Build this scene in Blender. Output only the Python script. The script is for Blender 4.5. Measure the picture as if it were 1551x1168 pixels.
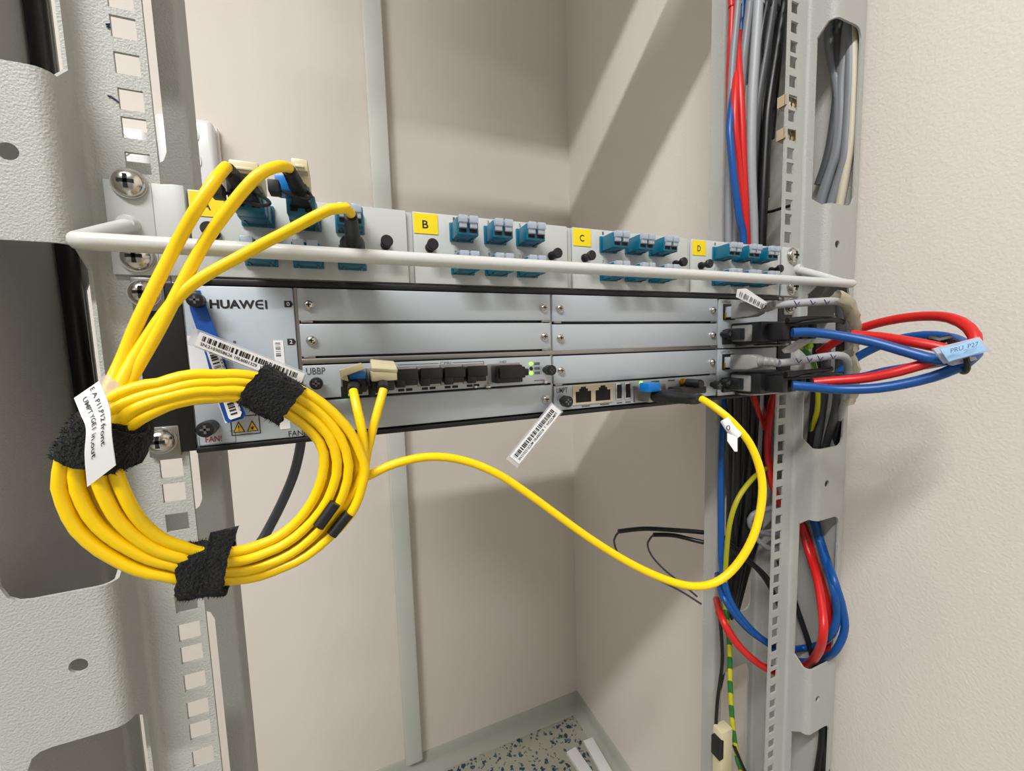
import bpy, bmesh, math, random
from mathutils import Vector, Matrix
random.seed(7)
for o in list(bpy.data.objects): bpy.data.objects.remove(o)
scene = bpy.context.scene
COL = scene.collection
# ---------------------------------------------------------------- camera
# rack coordinates in millimetres: x right, y away from the viewer, z up; rack front plane is y = 0
FLOOR = -985.0
def W(p): return Vector((p[0]*.001, p[1]*.001, (p[2]-FLOOR)*.001))
CAM = Vector((-146.05, -253.07, -93.30)); YAW, PITCH, ROLL, FPX = .3863, .0917, .0296, 609.83
fwd = Vector((math.sin(YAW)*math.cos(PITCH), math.cos(YAW)*math.cos(PITCH), -math.sin(PITCH)))
rt = fwd.cross(Vector((0, 0, 1))).normalized(); dn = fwd.cross(rt)
rt, dn = rt*math.cos(ROLL)+dn*math.sin(ROLL), dn*math.cos(ROLL)-rt*math.sin(ROLL)
cd = bpy.data.cameras.new('camera'); cam = bpy.data.objects.new('camera', cd); COL.objects.link(cam)
cd.sensor_width = 36.0; cd.lens = FPX/1551*36.0; cd.clip_start = .005; cd.clip_end = 50
m4 = Matrix((rt, -dn, -fwd)).transposed().to_4x4(); m4.translation = W(CAM); cam.matrix_world = m4
scene.camera = cam
def ray(u, v): return rt*((u-775.5)/FPX)+dn*((v-584)/FPX)+fwd
def at(u, v, Y):
    d = ray(u, v); return CAM+d*((Y-CAM.y)/d.y)
def atx(u, v, X):
    d = ray(u, v); return CAM+d*((X-CAM.x)/d.x)
def atd(u, v, D): return CAM+ray(u, v)*D
# ---------------------------------------------------------------- world, exposure, lamp light
wd = bpy.data.worlds.new('world'); scene.world = wd; wd.use_nodes = True
wd.node_tree.nodes['Background'].inputs[0].default_value = (.9, .9, .95, 1)
wd.node_tree.nodes['Background'].inputs[1].default_value = .02
vs = scene.view_settings; vs.view_transform = 'Standard'; vs.look = 'None'; vs.gamma = 1; vs.use_curve_mapping = False
vs.exposure = 0.0
LAMP = (-950, -870, 1250)
def area(name, loc, sx, sy, power, col):
    d = bpy.data.lights.new(name, 'AREA'); d.shape = 'RECTANGLE'; d.size = sx*.001; d.size_y = sy*.001; d.energy = power; d.color = col
    o = bpy.data.objects.new(name, d); COL.objects.link(o); o.location = W(loc); return o
area('lamp_light', (LAMP[0], LAMP[1], LAMP[2]-2), 1180, 90, 49, (1, .993, .985))
# ---------------------------------------------------------------- materials
MATS = {}
def srgb(r, g, b): return tuple(((c/255)/12.92 if c/255 <= .04045 else ((c/255+.055)/1.055)**2.4) for c in (r, g, b))
def mat(name, col, rough=.5, metal=0, bump=None, spec=.5, trans=0, alpha=1, emit=None, noise=None, coat=0, sheen=0, aniso=None):
    if name in MATS: return MATS[name]
    m = bpy.data.materials.new(name); m.use_nodes = True; nt = m.node_tree; b = nt.nodes['Principled BSDF']
    b.inputs['Base Color'].default_value = (*col, 1); b.inputs['Roughness'].default_value = rough; b.inputs['Metallic'].default_value = metal
    b.inputs['Specular IOR Level'].default_value = spec
    if trans: b.inputs['Transmission Weight'].default_value = trans
    if alpha < 1: b.inputs['Alpha'].default_value = alpha
    if coat: b.inputs['Coat Weight'].default_value = coat
    if sheen: b.inputs['Sheen Weight'].default_value = sheen; b.inputs['Sheen Roughness'].default_value = .5
    if emit: b.inputs['Emission Color'].default_value = (*emit[0], 1); b.inputs['Emission Strength'].default_value = emit[1]
    tc = nt.nodes.new('ShaderNodeTexCoord')
    if bump:                                      # (scale, strength, distance in mm, stretch)
        n = nt.nodes.new('ShaderNodeTexNoise'); n.inputs['Scale'].default_value = bump[0]; n.inputs['Detail'].default_value = 3
        mp = nt.nodes.new('ShaderNodeMapping'); mp.inputs['Scale'].default_value = bump[3] if len(bump) > 3 else (1, 1, 1)
        nt.links.new(tc.outputs['Object'], mp.inputs[0]); nt.links.new(mp.outputs[0], n.inputs[0])
        bn = nt.nodes.new('ShaderNodeBump'); bn.inputs['Strength'].default_value = bump[1]; bn.inputs['Distance'].default_value = bump[2]*.001
        nt.links.new(n.outputs[0], bn.inputs['Height']); nt.links.new(bn.outputs[0], b.inputs['Normal'])
    if noise:                                     # (scale, colour2, low, high, stretch)
        n = nt.nodes.new('ShaderNodeTexNoise'); n.inputs['Scale'].default_value = noise[0]; n.inputs['Detail'].default_value = 4
        mp = nt.nodes.new('ShaderNodeMapping'); mp.inputs['Scale'].default_value = noise[4] if len(noise) > 4 else (1, 1, 1)
        nt.links.new(tc.outputs['Object'], mp.inputs[0]); nt.links.new(mp.outputs[0], n.inputs[0])
        r = nt.nodes.new('ShaderNodeMapRange'); r.inputs[1].default_value = noise[2]; r.inputs[2].default_value = noise[3]
        mx = nt.nodes.new('ShaderNodeMix'); mx.data_type = 'RGBA'; mx.inputs[6].default_value = (*col, 1); mx.inputs[7].default_value = (*noise[1], 1)
        nt.links.new(n.outputs[0], r.inputs[0]); nt.links.new(r.outputs[0], mx.inputs[0]); nt.links.new(mx.outputs[2], b.inputs['Base Color'])
    MATS[name] = m; return m
WALL = mat('wall_paint', srgb(226, 219, 211), .85, bump=(260, .35, .6), noise=(3, srgb(222, 214, 205), .3, .7))
WALLR = mat('wall_paint_rough', srgb(226, 219, 211), .85, bump=(380, .45, 1.0))
WALLG = mat('far_wall_paint', srgb(150, 150, 148), .85)
CEIL = mat('ceiling_paint', srgb(235, 230, 222), .9)
POST = mat('powder_coat', srgb(177, 177, 172), .5, bump=(1000, .8, .6), spec=.4)
POSTS = mat('powder_coat_smooth', srgb(184, 185, 180), .45, bump=(900, .15, .2), spec=.4)
PANEL = mat('panel_grey', srgb(192, 195, 193), .42, bump=(1100, .12, .15), spec=.4)
BARW = mat('handle_paint', srgb(205, 206, 203), .3)
FACE = mat('anodised_plate', srgb(182, 189, 195), .42, .35, bump=(500, .06, .1, (1, 1, 14)))
FANF = mat('fan_face_paint', srgb(180, 190, 199), .45, .15, bump=(900, .1, .1))
STEEL = mat('bright_steel', srgb(205, 200, 195), .22, 1)
STEELD = mat('brushed_steel', srgb(160, 158, 154), .38, 1)
BLACK = mat('black_paint', srgb(13, 13, 14), .45)
BLACKP = mat('black_plastic', srgb(20, 21, 23), .4)
RUBBER = mat('black_rubber', srgb(18, 18, 20), .5)
DARK = mat('dark_void', srgb(8, 8, 9), .8)
BLUEA = mat('adapter_teal', srgb(0, 100, 128), .35)
BLUEP = mat('plug_blue', srgb(0, 112, 190), .35)
CAPT = mat('clear_cap', srgb(214, 222, 236), .25, trans=.35, alpha=.85)
CREAM = mat('cream_cap', srgb(228, 218, 178), .35, trans=.15)
YEL = mat('yellow_jacket', srgb(250, 208, 0), .33, spec=.45)
YELL = mat('yellow_label', srgb(244, 216, 0), .5)
INK = mat('black_ink', srgb(22, 22, 24), .6)
INKR = mat('red_ink', srgb(150, 40, 30), .6)
INKG = mat('grey_ink', srgb(90, 90, 92), .6)
INKB = mat('blue_ink', srgb(30, 60, 90), .6)
INKV = mat('violet_ink', srgb(70, 40, 110), .6)
WHITEL = mat('white_label', srgb(236, 236, 238), .5)
CLEAR = mat('clear_film', srgb(225, 225, 232), .2, trans=.3, alpha=.45)
TAPE = mat('aged_clear_tape', srgb(205, 195, 165), .3, trans=.2, alpha=.75, bump=(180, .5, 1.2))
STRAPB = mat('blue_strap', srgb(0, 74, 160), .5)
VELC = mat('hook_loop_fabric', srgb(9, 9, 12), .95, bump=(900, 1, 1.6), sheen=.06)
GREY = mat('grey_jacket', srgb(128, 131, 136), .45)
GREYL = mat('light_grey_jacket', srgb(165, 168, 172), .45)
GREYD = mat('dark_grey_jacket', srgb(72, 74, 78), .45)
GREYP = mat('grey_plastic', srgb(140, 138, 136), .45)
BLK = mat('black_jacket', srgb(15, 15, 17), .4)
REDC = mat('red_jacket', srgb(206, 28, 26), .38)
BLUC = mat('blue_jacket', srgb(0, 76, 148), .38)
CRMC = mat('cream_jacket', srgb(205, 196, 176), .5)
GRNC = mat('green_jacket', srgb(30, 120, 50), .45)
TAGB = mat('pale_blue_tag', srgb(150, 190, 228), .45)
SOCK = mat('white_plastic', srgb(236, 236, 236), .25)
TRUNK = mat('trunking_plastic', srgb(214, 214, 208), .45)
SKIRT = mat('skirting_vinyl', srgb(172, 172, 162), .5)
GOLD = mat('brass', srgb(200, 150, 40), .3, 1)
ZINC = mat('zinc_clip', srgb(205, 190, 165), .25, 1)
BEIGE = mat('port_beige', srgb(205, 190, 165), .5)
GLOW = mat('green_led', srgb(120, 255, 60), .4, emit=(srgb(120, 255, 40), 3))
GLOWG = mat('green_led_deep', srgb(30, 230, 60), .4, emit=(srgb(20, 235, 50), 2))
LAMPM = mat('lamp_diffuser', srgb(255, 250, 240), .5, emit=((1, .99, .975), 6))
HAZ = mat('hazard_yellow', srgb(225, 180, 40), .5)
def two_tone(name, c1, c2, n):
    m = mat(name, c1, .45); nt = m.node_tree; b = nt.nodes['Principled BSDF']
    tc = nt.nodes.new('ShaderNodeTexCoord'); w = nt.nodes.new('ShaderNodeTexWave'); w.inputs['Scale'].default_value = n; w.bands_direction = 'DIAGONAL'
    r = nt.nodes.new('ShaderNodeMath'); r.operation = 'GREATER_THAN'; r.inputs[1].default_value = .5
    mx = nt.nodes.new('ShaderNodeMix'); mx.data_type = 'RGBA'; mx.inputs[6].default_value = (*c1, 1); mx.inputs[7].default_value = (*c2, 1)
    nt.links.new(tc.outputs['Object'], w.inputs[0]); nt.links.new(w.outputs[1], r.inputs[0]); nt.links.new(r.outputs[0], mx.inputs[0]); nt.links.new(mx.outputs[2], b.inputs['Base Color']); return m
EARTH = two_tone('earth_wire', srgb(40, 120, 50), srgb(205, 200, 30), 22)
def terrazzo():
    m = mat('terrazzo', srgb(168, 166, 152), .45); nt = m.node_tree; b = nt.nodes['Principled BSDF']
    tc = nt.nodes.new('ShaderNodeTexCoord'); prev = None
    col = (*srgb(168, 166, 152), 1)
    for sc, thr, c in ((55, .27, srgb(40, 62, 82)), (80, .25, srgb(70, 95, 110)), (70, .2, srgb(120, 118, 105))):
        v = nt.nodes.new('ShaderNodeTexVoronoi'); v.inputs['Scale'].default_value = sc
        nz = nt.nodes.new('ShaderNodeMapping'); nz.inputs['Location'].default_value = (sc, sc*.3, 0)
        ds = nt.nodes.new('ShaderNodeTexNoise'); ds.inputs['Scale'].default_value = 90; ad = nt.nodes.new('ShaderNodeVectorMath'); ad.operation = 'MULTIPLY_ADD'; ad.inputs[1].default_value = (.02, .02, .02)
        nt.links.new(tc.outputs['Object'], ds.inputs[0]); nt.links.new(ds.outputs['Color'], ad.inputs[0]); nt.links.new(tc.outputs['Object'], ad.inputs[2]); nt.links.new(ad.outputs[0], nz.inputs[0]); nt.links.new(nz.outputs[0], v.inputs['Vector'])
        g = nt.nodes.new('ShaderNodeMath'); g.operation = 'LESS_THAN'; g.inputs[1].default_value = thr; nt.links.new(v.outputs['Distance'], g.inputs[0])
        mx = nt.nodes.new('ShaderNodeMix'); mx.data_type = 'RGBA'; mx.inputs[7].default_value = (*c, 1)
        if prev: nt.links.new(prev, mx.inputs[6])
        else: mx.inputs[6].default_value = col
        nt.links.new(g.outputs[0], mx.inputs[0]); prev = mx.outputs[2]
    nt.links.new(prev, b.inputs['Base Color']); return m
TERR = terrazzo()
# ---------------------------------------------------------------- mesh helpers (all in mm)
class MB:
    def __init__(s): s.v = []; s.f = []
    def add(s, vs, fs):
        n = len(s.v); s.v += [tuple(p) for p in vs]; s.f += [tuple(i+n for i in f) for f in fs]; return s
    def box(s, x0, x1, y0, y1, z0, z1):
        return s.add([(x0,y0,z0),(x1,y0,z0),(x1,y1,z0),(x0,y1,z0),(x0,y0,z1),(x1,y0,z1),(x1,y1,z1),(x0,y1,z1)],
                     [(0,3,2,1),(4,5,6,7),(0,1,5,4),(1,2,6,5),(2,3,7,6),(3,0,4,7)])
    def pbox(s, u0, v0, u1, v1, y0, y1):
        a = at(u0, v0, y0); b = at(u1, v1, y0); return s.box(min(a.x,b.x), max(a.x,b.x), y0, y1, min(a.z,b.z), max(a.z,b.z))
    def prism(s, poly, y0, y1):                    # poly of (x, z)
        n = len(poly); ar = sum(poly[i][0]*poly[(i+1)%n][1]-poly[(i+1)%n][0]*poly[i][1] for i in range(n))
        if ar < 0: poly = poly[::-1]
        vs = [(x,y0,z) for x,z in poly]+[(x,y1,z) for x,z in poly]
        return s.add(vs, [tuple(range(n)), tuple(range(2*n-1, n-1, -1))]+[(i, i+n, (i+1)%n+n, (i+1)%n) for i in range(n)])
    def slab(s, pts, t):                           # 3-D polygon given thickness t along its normal
        P = [Vector(p) for p in pts]; n = (P[1]-P[0]).cross(P[-1]-P[0]).normalized()*t; k = len(P)
        return s.add(P+[p+n for p in P], [tuple(range(k-1,-1,-1)), tuple(range(k,2*k))]+[(i,(i+1)%k,(i+1)%k+k,i+k) for i in range(k)])
    def loft(s, rings, cap=True, closed=True):
        n = len(rings[0]); vs = [p for r in rings for p in r]; fs = []
        for k in range(len(rings)-1):
            for i in range(n if closed else n-1):
                j = (i+1)%n; fs.append((k*n+i, k*n+j, (k+1)*n+j, (k+1)*n+i))
        if cap: fs += [tuple(range(n-1,-1,-1)), tuple(range((len(rings)-1)*n, len(rings)*n))]
        return s.add(vs, fs)
    def tube(s, pts, r, n=12, prof=None, cap=True):
        P = [Vector(p) for p in pts]; rings = []; T0 = None; U = None
        for i, p in enumerate(P):
            t = (P[min(i+1,len(P)-1)]-P[max(i-1,0)]).normalized()
            if U is None:
                U = t.cross(Vector((0,0,1)) if abs(t.z) < .9 else Vector((1,0,0))).normalized()
            else: U = (U-t*U.dot(t)).normalized()
            V = t.cross(U); rr = r[i] if isinstance(r, (list, tuple)) else r
            if prof: rings.append([p+U*a*rr+V*b*rr for a, b in prof])
            else: rings.append([p+(U*math.cos(2*math.pi*k/n)+V*math.sin(2*math.pi*k/n))*rr for k in range(n)])
        return s.loft(rings, cap)
    def cyl(s, a, b, r, r2=None, n=18): return s.tube([a, b], [r, r2 if r2 is not None else r], n)
    def lathe(s, c, prof, n=20, ax=Vector((0,-1,0))):  # prof of (distance along axis, radius)
        c = Vector(c); U = ax.cross(Vector((0,0,1))).normalized(); V = ax.cross(U)
        return s.loft([[c+ax*d+(U*math.cos(2*math.pi*k/n)+V*math.sin(2*math.pi*k/n))*max(r, .02) for k in range(n)] for d, r in prof])
    def mesh(s, name, mt, bevel=0, origin=(0,0,0), seg=2, smooth=True, weld=False):
        me = bpy.data.meshes.new(name); O = Vector(origin)
        me.from_pydata([tuple((Vector(p)-O)*.001) for p in s.v], [], s.f)
        if bevel or weld:
            bm = bmesh.new(); bm.from_mesh(me)
            if weld: bmesh.ops.remove_doubles(bm, verts=bm.verts, dist=1e-6)
            if bevel:
                es = [e for e in bm.edges if len(e.link_faces) == 2 and e.calc_face_angle(0) > .5]
                bmesh.ops.bevel(bm, geom=es, offset=bevel*.001, segments=seg, profile=.5, affect='EDGES', clamp_overlap=True)
            bm.to_mesh(me); bm.free()
        me.materials.append(mt); me.update()
        if smooth:
            me.polygons.foreach_set('use_smooth', [True]*len(me.polygons)); me.set_sharp_from_angle(angle=.75)
        return me
    def bottom(s):
        xs = [p[0] for p in s.v]; ys = [p[1] for p in s.v]; zs = [p[2] for p in s.v]
        return ((min(xs)+max(xs))/2, (min(ys)+max(ys))/2, min(zs))
    def build(s, name, mt, parent=None, **k):       # part when parent is given, else a thing of its own
        if parent is not None:
            org = Vector(ORG[parent.name])
            o = bpy.data.objects.new(name, s.mesh(name, mt, origin=org, **k)); COL.objects.link(o); o.parent = parent; ORG[o.name] = tuple(org)
        else:
            org = s.bottom(); o = bpy.data.objects.new(name, s.mesh(name, mt, origin=org, **k)); COL.objects.link(o); o.location = W(org); ORG[o.name] = org
        return o
ORG = {}
def tag(o, label, cat, group=None):
    o['label'] = label; o['category'] = cat
    if group: o['group'] = group
    return o
def struct(o): o['kind'] = 'structure'; return o
def thing(name, label, cat, loc, group=None):
    o = bpy.data.objects.new(name, None); o.empty_display_size = .01; COL.objects.link(o); o.location = W(loc); ORG[o.name] = tuple(loc); return tag(o, label, cat, group)
def inst(me, name, parent, loc=(0,0,0)):            # shared mesh, loc in mm relative to the parent object
    o = bpy.data.objects.new(name, me); COL.objects.link(o); o.parent = parent; o.location = Vector(loc)*.001
    ORG[o.name] = tuple(Vector(ORG[parent.name])+Vector(loc)); return o
def spline(P, step=4.0, closed=False):
    P = [Vector(p) for p in P]; out = []; n = len(P)
    for i in range(n if closed else n-1):
        p0 = P[(i-1)%n] if closed else P[max(i-1,0)]; p1 = P[i]; p2 = P[(i+1)%n]; p3 = P[(i+2)%n] if closed else P[min(i+2,n-1)]
        k = max(1, int((p2-p1).length/step))
        for j in range(k):
            t = j/k; out.append(.5*((2*p1)+(p2-p0)*t+(2*p0-5*p1+4*p2-p3)*t*t+(3*p1-p0-3*p2+p3)*t**3))
    if not closed: out.append(P[-1])
    return out
def text_geo(body, fn, bold=.0):                     # fn maps (0..1, 0..1) box of the text to a point in mm
    c = bpy.data.curves.new('lettering', 'FONT'); c.body = body; c.resolution_u = 3; c.offset = bold
    t = bpy.data.objects.new('lettering', c); me = bpy.data.meshes.new_from_object(t)
    xs = [v.co.x for v in me.vertices]; ys = [v.co.y for v in me.vertices]; x0, x1, y0, y1 = min(xs), max(xs), min(ys), max(ys)
    m = MB(); m.add([fn((v.co.x-x0)/(x1-x0), (v.co.y-y0)/(y1-y0)) for v in me.vertices], [tuple(p.vertices) for p in me.polygons])
    bpy.data.objects.remove(t); bpy.data.meshes.remove(me); bpy.data.curves.remove(c); return m
def text(body, parent, x0, x1, z0, z1, y, mt=INK, name='lettering', bold=.0, rot=0):
    if rot == 0: fn = lambda a, b: (x0+a*(x1-x0), y, z0+b*(z1-z0))
    else: fn = lambda a, b: (x1-b*(x1-x0), y, z0+a*(z1-z0))      # reads upwards
    return text_geo(body, fn, bold).build(name, mt, parent, smooth=False)
def barcode(fn, n=34, seed=1):                       # fn maps (0..1, 0..1) to mm
    r = random.Random(seed); m = MB(); a = 0
    ws = [r.choice((1, 1, 2, 3)) for _ in range(2*n)]; tot = sum(ws)
    for i, w in enumerate(ws):
        if i % 2 == 0: m.add([fn(a/tot, 0), fn((a+w)/tot, 0), fn((a+w)/tot, 1), fn(a/tot, 1)], [(0,1,2,3)])
        a += w
    return m
# ---------------------------------------------------------------- the room
XR, YB, XL, YF, ZC = 336.0, 560.0, -1750.0, -2050.0, 1330.0
struct(MB().box(XL-100, XR+100, YF-100, YB+100, FLOOR-60, FLOOR).build('floor', TERR, smooth=False))
struct(MB().box(XL-100, XR+100, YF-100, YB+100, ZC, ZC+60).build('ceiling', CEIL, smooth=False))
struct(MB().box(XL-100, XR+100, YB, YB+80, FLOOR, ZC).build('wall_back', WALL, smooth=False))
struct(MB().box(XR, XR+80, YF, YB, FLOOR, ZC).build('wall_right', WALLR, smooth=False))
struct(MB().box(XL-80, XL, YF, YB, FLOOR, ZC).build('wall_left', WALLG, smooth=False))
struct(MB().box(XL, XR, YF-80, YF, FLOOR, ZC).build('wall_front', WALLG, smooth=False))
def cove(ax):
    pr = [(0,0),(26,0),(24,3),(12,7),(6,14),(4,30),(0,34)]; m = MB()
    if ax == 'x': m.loft([[(x, YB-d, FLOOR+h) for d, h in pr] for x in (XL, XR)])
    else: m.loft([[(XR-d, y, FLOOR+h) for d, h in pr] for y in (YB, YF)])
    return m
struct(cove('x').build('baseboard_back', SKIRT)); struct(cove('y').build('baseboard_right', SKIRT))
# cable trunking on the back wall
tr = thing('cable_trunking', 'pale grey plastic cable trunking running up the back wall', 'trunking', (-50, YB, FLOOR))
MB().box(-84, -50, YB-16, YB, FLOOR+34, ZC).build('trunk_base', TRUNK, tr, bevel=1.2)
MB().box(-82.5, -51.5, YB-20, YB-15, FLOOR+36, ZC).build('trunk_lid', TRUNK, tr, bevel=1.5)
for k, (xo, yo, ln, rz) in enumerate(((262, 395, 150, .1), (300, 400, 190, -.05))):
    m = MB(); c, s = math.cos(rz), math.sin(rz); w = 12
    P = [(xo+a*c-b*s, yo+a*s+b*c) for a, b in ((-w,-ln),(w,-ln),(w,60),(-w,60))]
    m.add([(x,y,FLOOR) for x,y in P]+[(x,y,FLOOR+12) for x,y in P], [(3,2,1,0),(4,5,6,7),(0,1,5,4),(1,2,6,5),(2,3,7,6),(3,0,4,7)])
    tag(m.build('trunking_offcut', SOCK, bevel=1), ['short white plastic trunking piece lying on floor away from skirting', 'long white plastic trunking piece lying on floor beside skirting'][k], 'trunking')
# double wall sockets behind the left upright
def socket(cx, label, z1=273):
    t = thing('wall_socket', label, 'socket', (cx, YB, z1-120))
    MB().box(cx-38, cx+38, YB-12, YB, z1-120, z1).build('back_box', SOCK, t, bevel=4)
    MB().box(cx-36, cx+36, YB-36, YB-11, z1-118, z1-2).build('cover', SOCK, t, bevel=7, seg=3)
    for zz in (z1-28, z1-66):
        o = MB().lathe((cx, YB-34.5, zz), [(0,18.2),(3.4,18.2),(3.4,16.6),(1.8,16)]).build('outlet', SOCK, t)
        for sx in (-9.5, 9.5): MB().cyl((cx+sx, YB-36.6, zz), (cx+sx, YB-30, zz), 2.6, n=12).build('pin_hole', DARK, o)
socket(-352, 'white double wall socket behind yellow cords, bare pin holes showing')
socket(-434, 'white double wall socket seen through left upright square holes', 246)
# ceiling lamp
lp = thing('ceiling_lamp', 'long white ceiling batten lamp with frosted diffuser', 'lamp', (LAMP[0], LAMP[1], LAMP[2]))
MB().box(LAMP[0]-620, LAMP[0]+620, LAMP[1]-60, LAMP[1]+60, LAMP[2]+40, ZC).build('housing', SOCK, lp, bevel=4)
MB().box(LAMP[0]-600, LAMP[0]+600, LAMP[1]-50, LAMP[1]+50, LAMP[2], LAMP[2]+40).build('diffuser', LAMPM, lp, bevel=8)
# ---------------------------------------------------------------- rack uprights
def hz(t, i): return -44.45*t+(15.875, 0, -15.875)[i]
SLOTS = [(25.5+k*220.2-151*0, 176.5+k*220.2) for k in range(-6, 4)]
def upright(sx, label):
    Z0, Z1, TH = FLOOR, 900.0, 1.6
    def arc(cx, cy, r, a0, a1, n=5): return [(cx+r*math.cos(math.radians(a0+(a1-a0)*i/n)), cy+r*math.sin(math.radians(a0+(a1-a0)*i/n))) for i in range(n+1)]
    P = [(224.8,0),(227.8,0),(237.3,0)]+arc(248,-3,3,90,0)+[(251,-7)]+arc(257,-16,6,180,270)+[(259,-22),(262.6,-22),(262.85,-22),(263.6,-22),(264.7,-22),(266,-22),(267.3,-22),(268.4,-22),(269.15,-22),(269.4,-22),(278,-22),(282,-22),(285,-22),(287,-22)]+arc(292,-17,5,270,360)+arc(292,64,5,0,90)
    P += [(287,69),(285,69),(282,69),(278,69),(260,69),(250,69),(246,69),(243,69),(241,69)]+arc(232,71,2,270,180,3)+[(230,84)]
    # normals (to the right of travel = inside)
    N = []
    for i in range(len(P)):
        a = P[max(i-1,0)]; b = P[min(i+1,len(P)-1)]; dx, dy = b[0]-a[0], b[1]-a[1]; L = math.hypot(dx, dy); N.append((-dy/L, dx/L))
    holes = [(hz(t,i)-4.75, hz(t,i)+4.75) for t in range(-14, 21) for i in (2,1,0)]; holes = sorted(h for h in holes if Z0+20 < h[0] and h[1] < Z1-20)
    m = MB()
    # arc length for the slot rounding
    S = [0]
    for i in range(1, len(P)): S.append(S[-1]+math.hypot(P[i][0]-P[i-1][0], P[i][1]-P[i-1][1]))
    iH0 = P.index((262.6,-22)); iH1 = P.index((269.4,-22)); iA = P.index((251,-7)); iB = P.index((287,-22)); iC = P.index((287,69)); iD = P.index((241,69))
    def cuts(i, j):
        """z intervals removed at node i for the column i..j"""
        if P[i][1] == 0 and P[i+1 if j > i else i-1][1] == 0 and min(i,j) == 1: return [(a, b) for a, b in holes]
        lo = min(i, j)
        for s0, s1 in ((iA, iB), (iC, iD)):
            if s0 <= lo < s1:
                d = min(S[i]-S[s0], S[s1]-S[i]); r = 8.0
                e = r-math.sqrt(max(0, r*r-(r-d)**2)) if d < r else 0
                out = [(a+e, b-e) for a, b in SLOTS if a > Z0 and b < Z1]
                if iH0 <= lo < iH1:
                    h = math.sqrt(max(0, 3.4**2-(P[i][0]-266)**2)); out += [(a-34.6-h, a-34.6+h) for a, b in SLOTS if a-40 > Z0]
                return sorted(out)
        return []
    for i in range(len(P)-1):
        ca, cb = cuts(i, i+1), cuts(i+1, i)
        za = [Z0]+[q for c in ca for q in c]+[Z1]; zb = [Z0]+[q for c in cb for q in c]+[Z1]
        o0, o1 = P[i], P[i+1]; n0 = (o0[0]+N[i][0]*TH, o0[1]+N[i][1]*TH); n1 = (o1[0]+N[i+1][0]*TH, o1[1]+N[i+1][1]*TH)
        ends = i in (0, len(P)-2)
        for k in range(0, len(za), 2):
            v = [(o0[0],o0[1],za[k]),(o1[0],o1[1],zb[k]),(o1[0],o1[1],zb[k+1]),(o0[0],o0[1],za[k+1]),(n0[0],n0[1],za[k]),(n1[0],n1[1],zb[k]),(n1[0],n1[1],zb[k+1]),(n0[0],n0[1],za[k+1])]
            f = [(0,1,2,3),(7,6,5,4),(4,5,1,0),(3,2,6,7)]
            if i == 0: f.append((0,3,7,4))
            if i == len(P)-2: f.append((1,5,6,2))
            m.add(v, f)
        # side walls of openings at the ends of the slotted columns
        if ca and not (cuts(i, i-1) if i > 0 else []):
            for a, b in ca: m.add([(o0[0],o0[1],a),(o0[0],o0[1],b),(n0[0],n0[1],b),(n0[0],n0[1],a)], [(0,1,2,3)])
        if cb and not (cuts(i+1, i+2) if i+2 < len(P) else []):
            for a, b in cb: m.add([(o1[0],o1[1],a),(o1[0],o1[1],b),(n1[0],n1[1],b),(n1[0],n1[1],a)], [(3,2,1,0)])
    m.v = [(x*sx, y, z) for x, y, z in m.v]
    if sx < 0: m.f = [f[::-1] for f in m.f]
    t = thing('rack_upright', label, 'rack upright', (sx*262, 20, FLOOR))
    m.build('body', POST, t, weld=True)
    MB().box(min(sx*224,sx*300), max(sx*224,sx*300), -20, 70, FLOOR, FLOOR+4).build('foot_plate', POST, t)
    return t
UPL = upright(-1, 'grey rack upright with square holes, behind the coiled yellow cords')
UPR = upright(1, 'grey rack upright full of vertical cables, beside the textured wall')
# pen marks on the left upright
for k, pts in enumerate((((160,37),(166,36),(162,41),(167,41)), ((163,145),(168,146),(174,150),(180,155)))):
    MB().tube([at(u, v, -.4) for u, v in pts], .35, 5).build('pen_mark', INKB, UPL)
# cage nuts
def cage(px, label):
    c = at(*px, 0); x, z = 232.6, c.z
    t = thing('cage_nut', label, 'cage nut', (x, 0, z-6), 'cage nuts in the right upright')
    m = MB()
    m.box(x-8, x+7, 2.4, 7, z-5, z-4.2); m.box(x-8, x+7, 2.4, 7, z+4.2, z+5); m.box(x-9.6, x-8.8, .4, 7, z-4.6, z+4.6); m.box(x-9.4, x-7.9, -.5, .2, z-4.2, z+4.2); m.box(x+3.4, x+4.4, -1.6, 2.4, z-4.2, z+4.2)
    m.build('spring_cage', ZINC, t)
    n = MB(); n.tube([(x,3,z),(x,8,z)], 4.3, 14); n.build('nut', STEELD, t)
cage((1201,153.8), 'spring cage nut clipped in right upright, upper of two')
cage((1200,204), 'spring cage nut clipped in right upright, lower of two')
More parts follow.
